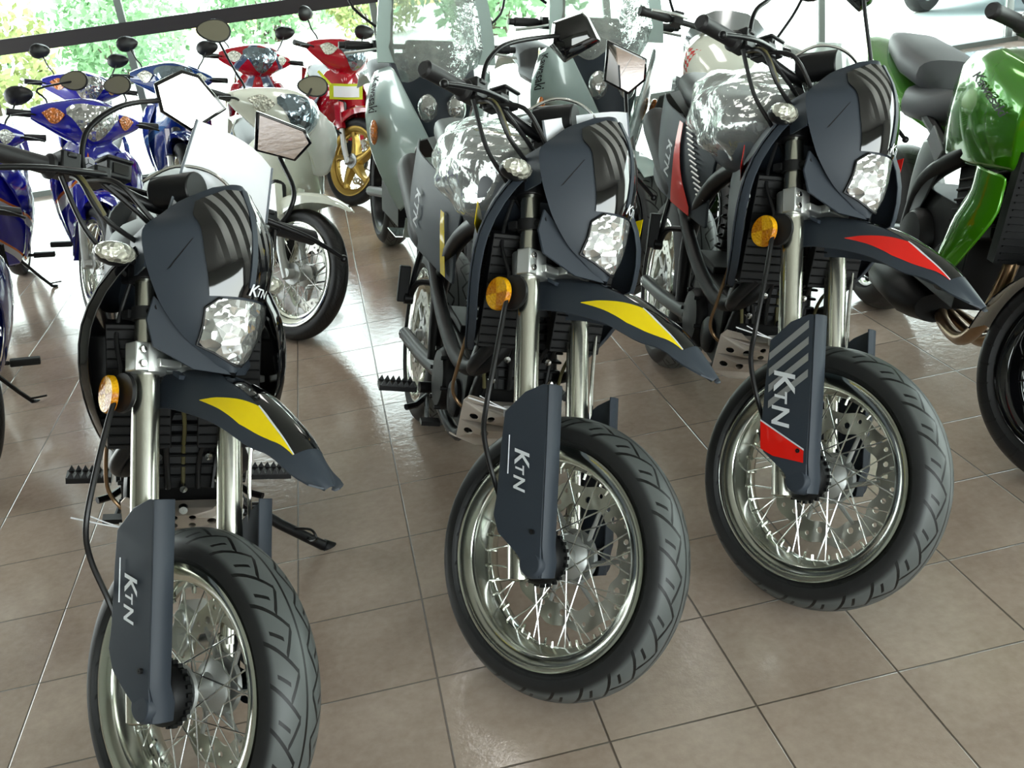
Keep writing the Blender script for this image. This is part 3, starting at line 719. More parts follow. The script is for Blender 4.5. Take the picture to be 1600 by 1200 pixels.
        P('passenger_peg', lambda m, sg=sg: (m.tube([(-.93, sg*.12, .62), (-1.0, sg*.17, .60), (-1.03, sg*.185, .54)], .009, n=8, sm=4), m.tube([(-1.25, sg*.08, .80), (-1.08, sg*.16, .66), (-1.03, sg*.185, .54)], .009, n=8, sm=4), m.lathe([(.018, sg*.175), (.018, sg*.20), (.001, sg*.205)], (-1.03, 0, .545), n=14)), 'satin', k=f'ppeg{sg}')
        P('passenger_peg_rubber', lambda m, sg=sg: m.box((-1.035, sg*.205, .585), (.022, .032, .105), Matrix.Rotation(-.1, 3, 'Y')), 'engine', k=f'pegrub{sg}', bevel=.003)
    P('brake_pedal', lambda m: (m.tube([(-.86, -.13, .31), (-.72, -.15, .30), (-.66, -.155, .31)], .007, n=8, sm=4), m.box((-.655, -.155, .318), (.03, .05, .012))), 'satin')
    P('gear_lever', lambda m: (m.tube([(-.80, .13, .34), (-.70, .15, .33), (-.64, .16, .35)], .006, n=8, sm=4), m.tube([(-.64, .155, .35), (-.64, .20, .35)], .009, n=10)), 'satin')
    def stand(m):
        m.tube([(-.80, .12, .30), (-.82, .25, .20), (-.845, .385, .108)], .0145, n=12)
        m.tube([(-.845, .375, .112), (-.85, .405, .096)], [.02, .021], n=14)
        m.tube([(-.826, .285, .180), (-.79, .33, .195), (-.775, .345, .175), (-.80, .335, .155), (-.835, .325, .150)], .0035, n=8, sm=5)
        m.tube([(-.78, .15, .26), (-.79, .20, .235)], .009, n=10)
    P('side_stand', stand, 'satin')
    # tank, seat, shrouds, side panels
    def ring(x, yc, zc, w, h, n=24, p=2.6):
        o = []
        for k in range(n):
            a = 2*PI*k/n; c, s2 = math.cos(a), math.sin(a)
            o.append((x, yc+w*math.copysign(abs(c)**(2/p), c), zc+h*math.copysign(abs(s2)**(2/p), s2)))
        return o
    P('fuel_tank', lambda m: m.loft([ring(x, 0, z, w, h) for x, z, w, h in [(-.37, .98, .04, .06), (-.41, .97, .10, .09), (-.50, .955, .15, .11), (-.64, .945, .165, .115), (-.78, .93, .15, .105), (-.90, .90, .11, .08), (-.96, .89, .07, .05)]]), 'navy')
    P('fuel_cap', lambda m: m.lathe([(.034, 1.055), (.034, 1.077), (.028, 1.083), (.001, 1.083)], (-.54, 0, 0), 'z', 20), 'black')
    P('seat', lambda m: m.loft([ring(x, 0, z, w, h, p=3) for x, z, w, h in [(-.66, .99, .03, .03), (-.70, .985, .075, .05), (-.85, .965, .095, .055), (-1.05, .955, .115, .055), (-1.25, .965, .115, .05), (-1.45, .985, .10, .04), (-1.56, .995, .05, .02)]]), 'seat')
    def shroud(m, sg):
        rows = [(1.06, -.50, -.34, .06, .085), (1.02, -.56, -.31, .075, .135), (.95, -.60, -.29, .10, .178), (.88, -.62, -.285, .115, .192), (.80, -.60, -.29, .12, .190), (.73, -.56, -.31, .12, .178), (.67, -.52, -.35, .12, .165), (.61, -.48, -.40, .12, .150)]
        g = []
        for z, x0, x1, y0, y1 in rows:
            g.append([(lerp(x0, x1, t), sg*(lerp(y0, y1, t**1.2)-.006*math.sin(PI*t)), z) for t in [k/10 for k in range(11)]])
        m.shell(g if sg > 0 else [q[::-1] for q in g], .005)
        m.shell([[(q[-1][0]+d, q[-1][1]-sg*d*1.2, q[-1][2]) for d in (0, .010, .014)] for q in g], .004)
    for sg in (-1, 1):
        sh = P('radiator_shroud', lambda m, sg=sg: shroud(m, sg), 'gloss' if style == 'plain' and wrap is None else 'navy', k=f'shroud{sg}', kk=str(wrap is None), sub=1)
        if wrap is not None: P('shroud_graphic', lambda m, sg=sg: m.shell([[(lerp(-.56, -.31, t), sg*(lerp(.112, .192, t**1.2)+.003), z - .12*(1-t)) for t in (.2, .4, .6, .8, .95)] for z in (.98, .955, .93)], .001), accent, par=sh, k=f'shg{sg}', kk=accent)
        def panel(m, sg=sg):
            g = []
            for i in range(13):
                z = lerp(.945, .69, i/12); e = .03*math.sin(PI*i/12)
                row = [(-.78+.05*abs(i/12-.5), .120), (-.86, .142+.2*e), (-.96, .165+.4*e), (-1.07, .185+.4*e), (-1.17, .188+.3*e), (-1.32, .17), (-1.46, .14)]
                k = 1 - .35*max(0, (i/12-.75)/.25)
                g.append([(x, sg*y*1.0, z + (.012*(j-3)/3 if j > 3 else (-.045*(3-j)/3))*k) for j, (x, y) in enumerate(row)])
            m.shell(g if sg > 0 else [q[::-1] for q in g], .006)
        pn = P('side_panel', panel, 'navy', k=f'panel{sg}', sub=1)
        def pp(x, zi, off, sg=sg):
            e = .03*math.sin(PI*zi); row = [(-.78+.05*abs(zi-.5), .120), (-.86, .142+.2*e), (-.96, .165+.4*e), (-1.07, .185+.4*e), (-1.17, .188+.3*e), (-1.32, .17), (-1.46, .14)]
            tx = [(-q[0], q[1]) for q in row]; j = interp(-x, [(-q[0], i) for i, q in enumerate(row)]); k = 1 - .35*max(0, (zi-.75)/.25)
            return V((x+off*.45, sg*(interp(-x, tx)+off), lerp(.945, .69, zi) + (.012*(j-3)/3 if j > 3 else -.045*(3-j)/3)*k))
        if wrap is not None:
            tab = [(.05, -1.01, -.985), (.3, -1.0, -.965), (.5, -.99, -.94), (.68, -.985, -.91), (.82, -.99, -.87), (.97, -.99, -.865)] if accent == 'red' else [(.3, -.875, -.855), (.6, -.855, -.830), (.95, -.835, -.805)]
            P('side_panel_graphic', lambda m, pp=pp, tab=tab, sg=sg: m.shell([[pp(lerp(x0, x1, t), zi, .006) for t in (0, .5, 1)][::sg] for zi, x0, x1 in [(lerp(tab[0][0], tab[-1][0], q/8), interp(lerp(tab[0][0], tab[-1][0], q/8), [(r_[0], r_[1]) for r_ in tab]), interp(lerp(tab[0][0], tab[-1][0], q/8), [(r_[0], r_[2]) for r_ in tab])) for q in range(9)]], .0012), accent, par=pn, k=f'png{sg}', kk=accent)
        if accent == 'red':
            P('side_panel_vent', lambda m, pp=pp: [m.tube([pp(-.955+.010*q, .06+.048*q, .007), pp(-.915+.010*q, .06+.048*q, .007)], .0028, n=6) for q in range(13)], 'yoke', par=pn, k=f'pnv{sg}')
        P('side_panel_lettering', lambda m, sg=sg: m.text('KTN', .050, lambda u, v: pp((-1.05+v) if sg < 0 else (-1.01-v), .30+u/.255, .0075), shear=.2), 'white', par=pn, k=f'pnt{sg}', flat=True)
        P('swingarm', lambda m, sg=sg: m.tube([(-.92, sg*.08, .36), (-1.15, sg*.10, .33), (-1.45, sg*.11, .30)], [.026, .024, .022], n=10, sm=3), 'black', k=f'swing{sg}')
    def rear_fender(m):
        m.shell([[(x, l, z+.02*(1-(l/.09)**2)) for l in (-.09, -.05, 0, .05, .09)] for x, z in [(-1.1, .84), (-1.35, .90), (-1.6, .93), (-1.75, .90), (-1.85, .82)]], .004)
    P('rear_fender', rear_fender, 'black')
    P('rear_shock', lambda m: (m.tube([(-.95, 0, .45), (-.90, 0, .78)], .02, n=12), [m.lathe([(.032, 0), (.038, .004), (.032, .008)], (-.95+.05*k/9, 0, .48+.28*k/9), 'z', 16) for k in range(10)]), 'engine')
    P('chain', lambda m: (m.tube([(-.86, .10, .40), (-1.43, .10, .37)], .008, n=6), m.tube([(-.86, .10, .33), (-1.43, .10, .23)], .008, n=6)), 'engine')
    P('rear_sprocket', lambda m: m.lathe([(.03, .096), (.075, .096), (.078, .10), (.075, .104), (.03, .104)], (-1.43, 0, .3), n=40), 'yoke')
    P('nut_cover', lambda m: m.lathe([(.001, -.13), (.012, -.13), (.014, -.10)], (-1.43, 0, .3), n=16), 'steel')
    wheel(r, 'rear_wheel', Matrix.Translation((-1.43, 0, .305)), .305, .15, .222, key='smrw', ns=24, disc='right')
SM = {'a': (-.4445, -2.6892, -84.0, 14.4, 35.9), 'b': (.3015, -2.5145, -87.7, 16.4, 36.9), 'c': (.9355, -2.433, -97.6, 12.4, 37.5)}
supermoto('supermoto_motorcycle', *SM['a'], 'yellow', 'black supermoto with yellow beak, gloss black shrouds and extended side stand', None, 'plain', 'a')
supermoto('supermoto_motorcycle', *SM['b'], 'yellow', 'black supermoto with yellow beak graphic and film-wrapped tank, between the other two supermotos', 'film', 'plain', 'b')
supermoto('supermoto_motorcycle', *SM['c'], 'red', 'black supermoto with red beak graphic and striped red fork guards beside the green motorcycle', 'film', 'striped', 'c')
# ---------------------------------------------------------------- underbone mopeds
def paint(name, c, metal=.0, rough=.12): 
    if name not in M: M[name] = mat(name, c, rough, metal=metal, coat=1, cvar=.03)
    return name
def decalmat(name, base, cols, seed=0):
    """paint with flowing stripe decals"""
    m = mat(name, base, .12, coat=1); nt = m.node_tree; b = nt.nodes['Principled BSDF']
    (x, y, z), vec = coords(nt)
    u = (y.abs()*2.2 + z*1.5 + noise(nt, vec, 3.0, 1)*.35 + seed)
    f = (u*2.1).frac()
    c = mixc(nt, f.gt(.62)*f.lt(.80), lin(base), lin(cols[0]))
    c = mixc(nt, f.gt(.80)*f.lt(.86), c, lin(cols[1]))
    nt.links.new(c, b.inputs['Base Color']); M[name] = m; return name
decalmat('blue_striped_paint', (16, 18, 150), [(206, 210, 216), (226, 120, 40)])
decalmat('blue_grey_striped_paint', (20, 44, 120), [(60, 96, 150), (170, 180, 196)], .4)
decalmat('red_striped_paint', (168, 10, 30), [(70, 84, 112), (150, 160, 180)], .3)
paint('blue_paint', (14, 16, 150)); paint('red_paint', (176, 10, 34)); paint('white_paint', (240, 244, 230)); paint('navy_paint', (12, 30, 96)); paint('slate_paint', (30, 60, 120))
M['beigeglass'] = mat('tinted_mirror_glass', (150, 146, 128), .12, metal=.6)
def cowl_p(l, ang, off=0, prof=None):
    k = abs(l)
    fc = interp(k, [(0, .040), (.10, .026), (.17, .0), (.255, -.022)]); ac = interp(k, [(0, .705), (.10, .718), (.17, .738), (.255, .750)])
    rf = interp(k, [(0, .140), (.06, .128), (.12, .098), (.18, .064), (.22, .045), (.255, .024)])+off; ra = interp(k, [(0, .118), (.06, .110), (.12, .088), (.18, .064), (.22, .046), (.255, .026)])+off
    return V((fc + rf*math.cos(ang), l, ac + ra*math.sin(ang)))
MC = {'Ar': (-.04, .945), 'Al': (.17, .95), 'Wr': (-.31, 1.03), 'Wl': (.24, .93)}
def underbone(x, y, psi, phi, de, cols, label, key, group=None, wheelc='cast', mirrors='oval', visor=True, R=.285):
    W, S = place(x, y, psi, phi, de, R=R, crown=.036, rake=math.radians(26))
    r = empty('underbone_moped', W, label, 'moped', group)
    body, accentp, fend = cols
    K = 'ub'+key
    def P(nm, fn, mats, frame='b', par=None, k=None, own=False, **kw):
        return obj(nm, fn, mats, par or r, (S if frame == 's' else Matrix.Identity(4)) if par is None else None, key=(K if own else 'ub')+(k or nm), **kw)
    def PC(nm, fn, mats, **kw): return P(nm, fn, mats, own=True, **kw)
    gold = wheelc == 'gold'
    wheel(r, 'front_wheel', S @ Matrix.Translation((.04, 0, 0)), R, .075, R-.062, 'cast' if gold else 'spoke', dict(rim='gold') if gold else None, 24, 'left', key='ub'+wheelc+'f', tyremat=M['tyre_plain'])
    wheel(r, 'rear_wheel', Matrix.Translation((-1.22, 0, R)), R, .085, R-.062, 'cast' if gold else 'spoke', dict(rim='gold') if gold else None, 16, None, key='ub'+wheelc+'r', tyremat=M['tyre_plain'])
    for sg in (-1, 1):
        fl = P('fork_leg', lambda m, sg=sg: (m.tube([(.03, sg*.062, -.02), (.008, sg*.062, .10), (.0, sg*.062, .36)], [.019, .019, .016], n=14), m.tube([(.04, sg*.03, 0), (.038, sg*.075, 0)], .016, n=12)), 'cast', 's', k=f'fleg{sg}')
        PC('fork_cover', lambda m, sg=sg: m.loft([[(f, l, a) for f, l in ((.03, sg*.045), (.03, sg*.085), (-.03, sg*.085), (-.03, sg*.045))] for a in (.22, .27, .40)]), fend, frame='s', par=None, k=f'fcov{sg}', bevel=.006)
    def fen(m):
        g = []
        for i in range(25):
            t = i/24; an = math.radians(lerp(30, 165, t)); rr = R+.042+.075*(1-t)**3
            w = interp(t, [(0, .014), (.08, .040), (.3, .064), (.6, .066), (1, .048)]); dr = interp(t, [(0, .004), (.15, .035), (.5, .085), (.8, .06), (1, .03)])
            row = []
            for q in (-1, -.92, -.7, -.35, 0, .35, .7, .92, 1):
                d = dr if abs(q) > .95 else (dr*.35 if abs(q) > .9 else .012*(q*q))
                row.append((.04+(rr-d)*math.cos(an), w*min(1, abs(q)*1.1)*(1 if q > 0 else -1) if q else 0, (rr-d)*math.sin(an)))
            g.append(row)
        m.shell(g, .003)
    PC('front_fender', fen, fend, frame='s')
    # handlebar cowl with lamps
    def cowl(m):
        m.loft([[cowl_p(l, 2*PI*k/24) for k in range(24)] for l in (-.255, -.22, -.18, -.13, -.09, -.045, 0, .045, .09, .13, .18, .22, .255)])
    cw = PC('handlebar_cowl', cowl, body, frame='s')
    def lampp(l0, l1, fa, fb, off, n=14):
        return lambda m: m.shell([[cowl_p(lerp(l0, l1, i/n), lerp(fa(i/n), fb(i/n), j/8), off) for j in range(9)] for i in range(n+1)], .004)
    P('headlamp', lampp(-.122, .122, lambda t: math.radians(-6-58*math.sin(PI*t)**1.3), lambda t: math.radians(-4+26*math.sin(PI*t)**.4+14*abs(2*t-1)), .006), 'lens2' if key in 'WEFG' else 'lens', 's', par=cw, k='hl'+('b' if key in 'WEFG' else 'c'))
    for sg in (-1, 1):
        P('turn_signal', lampp(sg*.128, sg*.215, lambda t: math.radians(-10-36*math.sin(PI*t)), lambda t: math.radians(-8+20*math.sin(PI*t)), .007), 'orangelens' if key in 'AD' else 'siglens', 's', par=cw, k=f'sig{sg}'+('o' if key in 'AD' else 'c'))
        P('handlebar_grip', lambda m, sg=sg: m.lathe([(.001, sg*.36), (.017, sg*.36), (.017, sg*.25), (.012, sg*.235), (.010, sg*.20)], (-.03, 0, .750), n=16), 'winebar', 's', k=f'gr{sg}')
        P('control_lever', lambda m, sg=sg: m.tube([(.0, sg*.22, .735), (.025, sg*.27, .73), (.02, sg*.35, .715)], .005, n=8, sm=3), 'satin', 's', k=f'lv{sg}')
        mkey = key if mirrors == 'front' else ''
        if mirrors:
            c = V((-.03, *MC.get(key+('r' if sg < 0 else 'l'), (sg*.25, .97))))
            nrm = V((.55, -.5, -.1) if mirrors == 'front' else (-.62, .2*sg, .25)).normalized() if mirrors != 'front' else V((.72, -.55, -.2)).normalized()
            up = V((.3, -.2, .9)); rt = up.cross(nrm).normalized(); u2 = nrm.cross(rt)
            P('mirror_stem', lambda m, sg=sg, c=c, nrm=nrm: m.tube([(-.02, sg*.165, .775), (-.02, sg*.18, .83), (-.03, sg*.21, .88), tuple(c-nrm*.01)], .005, n=8, sm=4), 'satin', 's', k=f'ms{sg}{mirrors}{mkey}')
            mo = P('mirror', lambda m, c=c, nrm=nrm, rt=rt, u2=u2: m.loft([[c + rt*(q*.072*math.cos(t*PI/10)) + u2*(q*.048*math.sin(t*PI/10)*(1+.2*math.cos(t*PI/10))) + nrm*d for t in range(20)] for q, d in ((.3, -.03), (.8, -.022), (1, -.006), (1, .0), (.93, .002))]), 'black', 's', k=f'mi{sg}{mirrors}{mkey}')
            P('mirror_glass', lambda m, c=c, nrm=nrm, rt=rt, u2=u2: m.add([c + rt*(.065*math.cos(t*PI/10)) + u2*(.042*math.sin(t*PI/10)*(1+.2*math.cos(t*PI/10))) + nrm*.004 for t in range(20)], [tuple(range(20))]), 'beigeglass', 's', par=mo, k=f'mgl{sg}{mirrors}{mkey}')
    if visor: P('instrument_visor', lambda m: m.shell([[(.02-.05*t, l, .795+.055*t-3.2*l*l) for l in (-.075, -.05, -.025, 0, .025, .05, .075)] for t in (0, .35, .7, 1)], .003), 'gloss', 's', k='visor')
    P('steering_column', lambda m: m.tube([(-.045, 0, .36), (-.045, 0, .66)], [.03, .045], n=16), 'black', 's')
    # leg shield
    def sh(m, inner=False):
        rows = [(.84, -.26, -.36, .085), (.79, -.215, -.38, .135), (.72, -.20, -.40, .175), (.62, -.235, -.42, .195), (.52, -.33, -.44, .195), (.42, -.375, -.45, .18), (.32, -.40, -.47, .155), (.235, -.44, -.49, .12)]
        g = []
        for z, xf, xb, w in rows:
            g.append([(lerp(xf, xb, abs(q)**1.8), w*q*(1+.0*abs(q)), z) for q in [k/8 for k in range(-8, 9)]])
        m.shell([q[::-1] for q in g], .004)
    ls = PC('leg_shield', sh, body if key not in 'AEB' else accentp, sub=1)
    for sg in (-1, 1):
        PC('side_wing', lambda m, sg=sg: m.shell([[(x, sg*y, z) for x, y in ((x0, y0), ((x0+x1)/2, (y0+y1)/2+.02), (x1, y1))][::sg] for z, x0, y0, x1, y1 in [(.78, -.30, .10, -.42, .16), (.70, -.30, .15, -.50, .225), (.58, -.35, .19, -.56, .235), (.45, -.42, .19, -.58, .215), (.33, -.45, .165, -.56, .175), (.24, -.50, .13, -.54, .13)]], .004), accentp, k=f'wing{sg}', sub=1)
        P('foot_rest', lambda m, sg=sg: (m.tube([(-.62, sg*.08, .255), (-.62, sg*.17, .25)], .009, n=8), m.box((-.62, sg*.225, .25), (.036, .11, .028))), 'rubber', k=f'fr{sg}', bevel=.005)
        PC('side_cover', lambda m, sg=sg: m.shell([[(x, sg*(w+.02*math.sin(PI*t)), z) for t, (x, z, w) in enumerate_t([(-.60, z0, w0), (-.85, z0+.06, w0+.02), (-1.15, z0+.15, w0), (-1.45, z0+.25, w0-.05)])][::sg] for z0, w0 in [(.62, .10), (.54, .125), (.46, .125), (.38, .10)]], .004), accentp, k=f'sc{sg}')
    P('seat', lambda m: m.loft([[(x, w*math.cos(t), z+h*math.sin(t)) for t in [2*PI*k/16 for k in range(16)]] for x, z, w, h in [(-.58, .70, .05, .03), (-.64, .715, .09, .045), (-.90, .73, .115, .045), (-1.15, .765, .115, .045), (-1.34, .785, .08, .03)]]), 'seat')
    PC('tail', lambda m: m.shell([[(x, l, z-3*l*l) for l in (-.09, -.05, 0, .05, .09)] for x, z in [(-1.15, .72), (-1.40, .80), (-1.58, .80), (-1.66, .66)]], .004), body)
    P('engine', lambda m: (m.box((-.66, 0, .30), (.30, .18, .16)), m.box((-.46, 0, .31), (.16, .12, .12)), [m.box((-.46+.02*k, 0, .31), (.005, .14, .14)) for k in range(-3, 4)], m.tube([(-.40, -.02, .27), (-.42, -.09, .20), (-.75, -.12, .19), (-1.0, -.13, .24)], .014, n=10, sm=4)), 'engine', bevel=.004)
    P('engine_cover', lambda m: (m.lathe([(.075, .085), (.075, .10), (.06, .112), (.001, .113)], (-.62, 0, .30), n=24), m.lathe([(.075, -.085), (.075, -.10), (.06, -.112), (.001, -.113)], (-.70, 0, .30), n=24)), 'cast')
    P('muffler', lambda m: m.tube([(-.95, -.13, .23), (-1.02, -.135, .25), (-1.45, -.14, .36)], [.02, .042, .04], n=16, sm=2), 'yoke')
    P('swingarm', lambda m: [m.tube([(-.80, sg*.06, .32), (-1.22, sg*.065, R)], .016, n=8) for sg in (-1, 1)], 'satin')
    P('side_stand', lambda m: (m.tube([(-.66, .09, .22), (-.70, .18, .10), (-.72, .225, .045)], .009, n=8), m.ball((-.722, .235, .043), (.02, .022, .008), 10), m.tube([(-.715, .215, .06), (-.69, .28, .075)], .004, n=6)), 'satin')
    if key == 'A':
        em = P('emblem', lambda m: m.lathe([(.001, .006), (.026, .004), (.028, 0)], ax='x', n=24), 'white', k='emb'); em.matrix_local = Matrix.Translation((-.199, 0, .745))
        obj('emblem_mark', lambda m: [m.box((.0075, .009*math.cos(q), .009*math.sin(q)), (.002, .022, .004), Matrix.Rotation(q, 3, 'X')) for q in (PI/2, PI/2+2.09, PI/2+4.19)], 'navy', em)
    return r, W, S
def enumerate_t(L): return [(i/(len(L)-1), p) for i, p in enumerate(L)]
UB = [
 ('W', (-.25, .03, -80, 12, 33), ('white_paint', 'white_paint', 'white_paint'), 'white moped with long white beak fender standing behind the gloss-shrouded supermoto', dict(mirrors='front')),
 ('A', (-1.22, .80, -84, 9, 20), ('blue_paint', 'blue_striped_paint', 'blue_paint'), 'bright blue moped with orange striped side wings behind the handlebar of the gloss-shrouded supermoto', dict(mirrors='front')),
 ('B', (-1.80, .86, -84, 8, 12), ('blue_paint', 'blue_striped_paint', 'blue_paint'), 'blue moped half seen behind the dark blue one, next to the bright blue one', {}),
 ('C', (-1.40, -.95, -78, 9, 33), ('navy_paint', 'navy_paint', 'navy_paint'), 'dark blue moped showing only wheel edges and a foot rest beside the gloss-shrouded supermoto', {}),
 ('D', (-1.62, 2.85, -84, 9, 18), ('blue_paint', 'blue_striped_paint', 'blue_paint'), 'blue moped with black-backed mirrors near the window, behind the bright blue one', {}),
 ('E', (-.98, 2.45, -84, 8, 8), ('slate_paint', 'blue_grey_striped_paint', 'navy_paint'), 'slate blue moped with black instrument visor near the grey window mullion', {}),
 ('F', (-.46, 3.05, -84, 8, 14), ('red_striped_paint', 'red_paint', 'red_paint'), 'dark red moped with grey lamp strip half hidden behind the white moped', {}),
 ('G', (.13, 2.47, -82, 10, 30), ('red_paint', 'red_striped_paint', 'red_paint'), 'red moped with gold cast wheels and a yellow tag on its front', dict(wheelc='gold')),
]
for key, pos, cols, label, kw in UB: underbone(*pos, cols, label, key, 'mopeds in the back rows', **kw)
# ---------------------------------------------------------------- silver tourers with film-wrapped screens
paint('silver_green_paint', (176, 196, 192), metal=.1, rough=.22)
def tourer(x, y, psi, phi, de, label, key):
    W, S = place(x, y, psi, phi, de)
    r = empty('touring_motorcycle', W, label, 'motorcycle', 'silver touring motorcycles')
    def P(nm, fn, mats, frame='b', par=None, k=None, **kw):
        return obj(nm, fn, mats, par or r, (S if frame == 's' else Matrix.Identity(4)) if par is None else None, key='to'+(k or nm), **kw)
    wheel(r, 'front_wheel', S @ Matrix.Translation((.04, 0, 0)), .3, .12, .222, 'cast', dict(rim='satin'), disc='left', key='tof', tyremat=M['tyre'])
    wheel(r, 'rear_wheel', Matrix.Translation((-1.42, 0, .3)), .3, .15, .222, 'cast', dict(rim='satin'), disc=None, key='tor', tyremat=M['tyre'])
    for sg in (-1, 1):
        P('fork_leg', lambda m, sg=sg: m.tube([(.02, sg*.1, -.03), (.012, sg*.1, .25), (.012, sg*.1, .7)], [.028, .027, .021], n=16), 'yoke', 's', k=f'fl{sg}')
        rows = [((-.30, .20, 1.04), (-.46, .255, .985)), ((-.235, .155, .93), (-.50, .285, .87)), ((-.175, .095, .81), (-.51, .285, .74)), ((-.13, .035, .68), (-.48, .25, .60)), ((-.16, .015, .58), (-.44, .19, .47)), ((-.24, .05, .50), (-.42, .14, .38))]
        def pan(m, sg=sg):
            g = []
            for a, b in rows:
                g.append([tuple(lerp(a[i], b[i], t)*(sg if i == 1 else 1) + ((.022*math.sin(PI*t)*sg) if i == 1 else 0) for i in range(3)) for t in (0, .15, .35, .55, .75, .9, 1)])
            m.shell(g if sg < 0 else [q[::-1] for q in g], .006)
        fp = P('side_fairing', pan, 'silver_green_paint', k=f'pan{sg}', sub=1)
        P('turn_signal', lambda m, sg=sg: m.ball((-.385, sg*.268, .745), (.045, .018, .055)), 'orangelens', par=fp, k=f'ts{sg}')
        def fpt(v, t, off, sg=sg):
            v = max(0, min(4.99, v)); i = int(v); q = v-i
            a0, b0 = [V(rows[i][j]).lerp(V(rows[i+1][j]), q) for j in (0, 1)]; p = a0.lerp(b0, t)
            return V((p.x+off*.5, sg*(p.y+.022*math.sin(PI*t)+off*.85), p.z))
        P('fairing_lettering', lambda m, sg=sg, fpt=fpt: m.text('Kawasaki', 1, lambda u, v: fpt(.25+u*.33, .72+u*.04-v*.34, .006)), 'engine', par=fp, k=f'let{sg}', flat=True)
        P('screen_upright', lambda m, sg=sg: m.shell([[(x, sg*y, z) for y in ((y0), (y0+w/2), (y0+w))][::sg] for z, x, y0, w in [(1.04, -.34, .185, .075), (1.14, -.37, .19, .07), (1.26, -.41, .18, .065), (1.40, -.46, .16, .06), (1.5, -.49, .13, .05)]], .012), 'silver_green_paint', k=f'up{sg}')
        P('handlebar_grip', lambda m, sg=sg: (m.lathe([(.001, sg*.40), (.014, sg*.40), (.015, sg*.375), (.019, sg*.372), (.0185, sg*.27), (.012, sg*.26), (.011, sg*.1)], (-.50, 0, 1.10), n=16), m.box((-.49, sg*.235, 1.10), (.05, .04, .05))), 'winebar', k=f'gr{sg}')
        P('control_lever', lambda m, sg=sg: m.tube([(-.46, sg*.22, 1.095), (-.43, sg*.28, 1.085), (-.43, sg*.385, 1.07)], .006, n=8, sm=4), 'yoke', k=f'lv{sg}')
        P('headlamp', lambda m, sg=sg: m.ball((-.235, sg*.062, .865), (.04, .045, .062)), 'lens', k=f'hl{sg}')
        P('tank_side', lambda m, sg=sg: m.shell([[(x, sg*y, z) for x, y in ((-.46, .20), (-.62, .215), (-.80, .16))][::sg] for z in (.60, .75, .90, .98)], .006), 'silver_green_paint', k=f'tks{sg}')
        P('hand_guard', lambda m, sg=sg: m.tube([(-.47, sg*.24, 1.18), (-.52, sg*.33, 1.25), (-.56, sg*.36, 1.33)], .006, n=8, sm=3), 'satin', k=f'hg{sg}')
        P('mirror', lambda m, sg=sg: m.ball((-.56, sg*.37, 1.36), (.02, .07, .045)), 'black', k=f'mir{sg}')
    def nose(m):
        g = [[(xf-abs(q)**2*d, q*w, z) for q in (-1, -.6, -.3, 0, .3, .6, 1)] for z, xf, w, d in [(1.08, -.40, .20, .10), (.98, -.29, .19, .10), (.88, -.235, .16, .10), (.78, -.19, .12, .08), (.68, -.16, .06, .04), (.56, -.20, .03, .02)]]
        m.shell([q[::-1] for q in g], .006)
    P('nose_panel', nose, 'navy', sub=1)
    P('instrument_panel', lambda m: m.box((-.50, 0, 1.06), (.10, .22, .12), Matrix.Rotation(-.5, 3, 'Y')), 'black', bevel=.015)
    P('windscreen', lambda m: m.shell([[(x-q*q*.06, q*w, z) for q in (1, .66, .33, 0, -.33, -.66, -1)] for z, x, w in [(1.05, -.31, .19), (1.14, -.34, .195), (1.26, -.385, .185), (1.40, -.44, .165), (1.5, -.475, .135)]], .004), 'clear')
    P('fuel_tank', lambda m: m.loft([[(x, w*math.cos(t), z+h*math.sin(t)) for t in [2*PI*k/20 for k in range(20)]] for x, z, w, h in [(-.50, .90, .12, .10), (-.58, .92, .19, .16), (-.72, .90, .18, .15), (-.86, .85, .12, .09)]]), 'silver_green_paint')
    P('seat', lambda m: m.loft([[(x, w*math.cos(t), z+h*math.sin(t)) for t in [2*PI*k/16 for k in range(16)]] for x, z, w, h in [(-.84, .83, .08, .05), (-1.0, .82, .14, .05), (-1.2, .84, .15, .06), (-1.3, .90, .13, .06), (-1.6, .95, .10, .04)]]), 'seat')
    P('engine', lambda m: (m.box((-.64, 0, .46), (.42, .30, .30)), m.box((-.47, 0, .62), (.2, .26, .22)), [m.box((-.36, 0, .50+.025*k), (.03, .30, .006)) for k in range(8)]), 'engine', bevel=.01)
    P('belly_cover', lambda m: m.shell([[(x, y, z+.4*y*y) for y in (-.13, -.07, 0, .07, .13)] for x, z in [(-.36, .36), (-.42, .26), (-.6, .22), (-.8, .22)]], .005), 'silver_green_paint')
    P('front_fender', lambda m: m.shell([[(.04+.325*math.cos(math.radians(a))-(.0), l, (.325-abs(l)*.6)*math.sin(math.radians(a))) for l in (-.07, -.045, 0, .045, .07)] for a in range(25, 150, 10)], .004), 'silver_green_paint', 's')
    P('swingarm', lambda m: [m.tube([(-.9, sg*.1, .38), (-1.42, sg*.11, .3)], .026, n=10) for sg in (-1, 1)], 'satin')
    P('tail', lambda m: m.shell([[(x, l, z-3*l*l) for l in (-.11, -.06, 0, .06, .11)] for x, z in [(-1.2, .86), (-1.5, .93), (-1.75, .93), (-1.85, .84)]], .005), 'silver_green_paint')
    P('side_stand', lambda m: (m.tube([(-.80, .12, .28), (-.84, .26, .09)], .012, n=10), m.ball((-.842, .27, .078), (.025, .025, .012), 10)), 'satin')
    return r, W, S
T1 = (.42, -.12, -84, 10, 12); T2 = (1.14, -.22, -86, 10, 12)
r1 = tourer(*T1, 'silver touring motorcycle behind the seat of the middle supermoto', 'a')
r2 = tourer(*T2, 'silver touring motorcycle between the middle and red-beaked supermotos', 'b')
def bag(name, label, W, S, fn, group=None, mt='film', key=None, cat='plastic wrap'):
    o = obj(name, fn, mt, None, None, key=key); o.matrix_world = W
    return tag(o, label, cat, group)
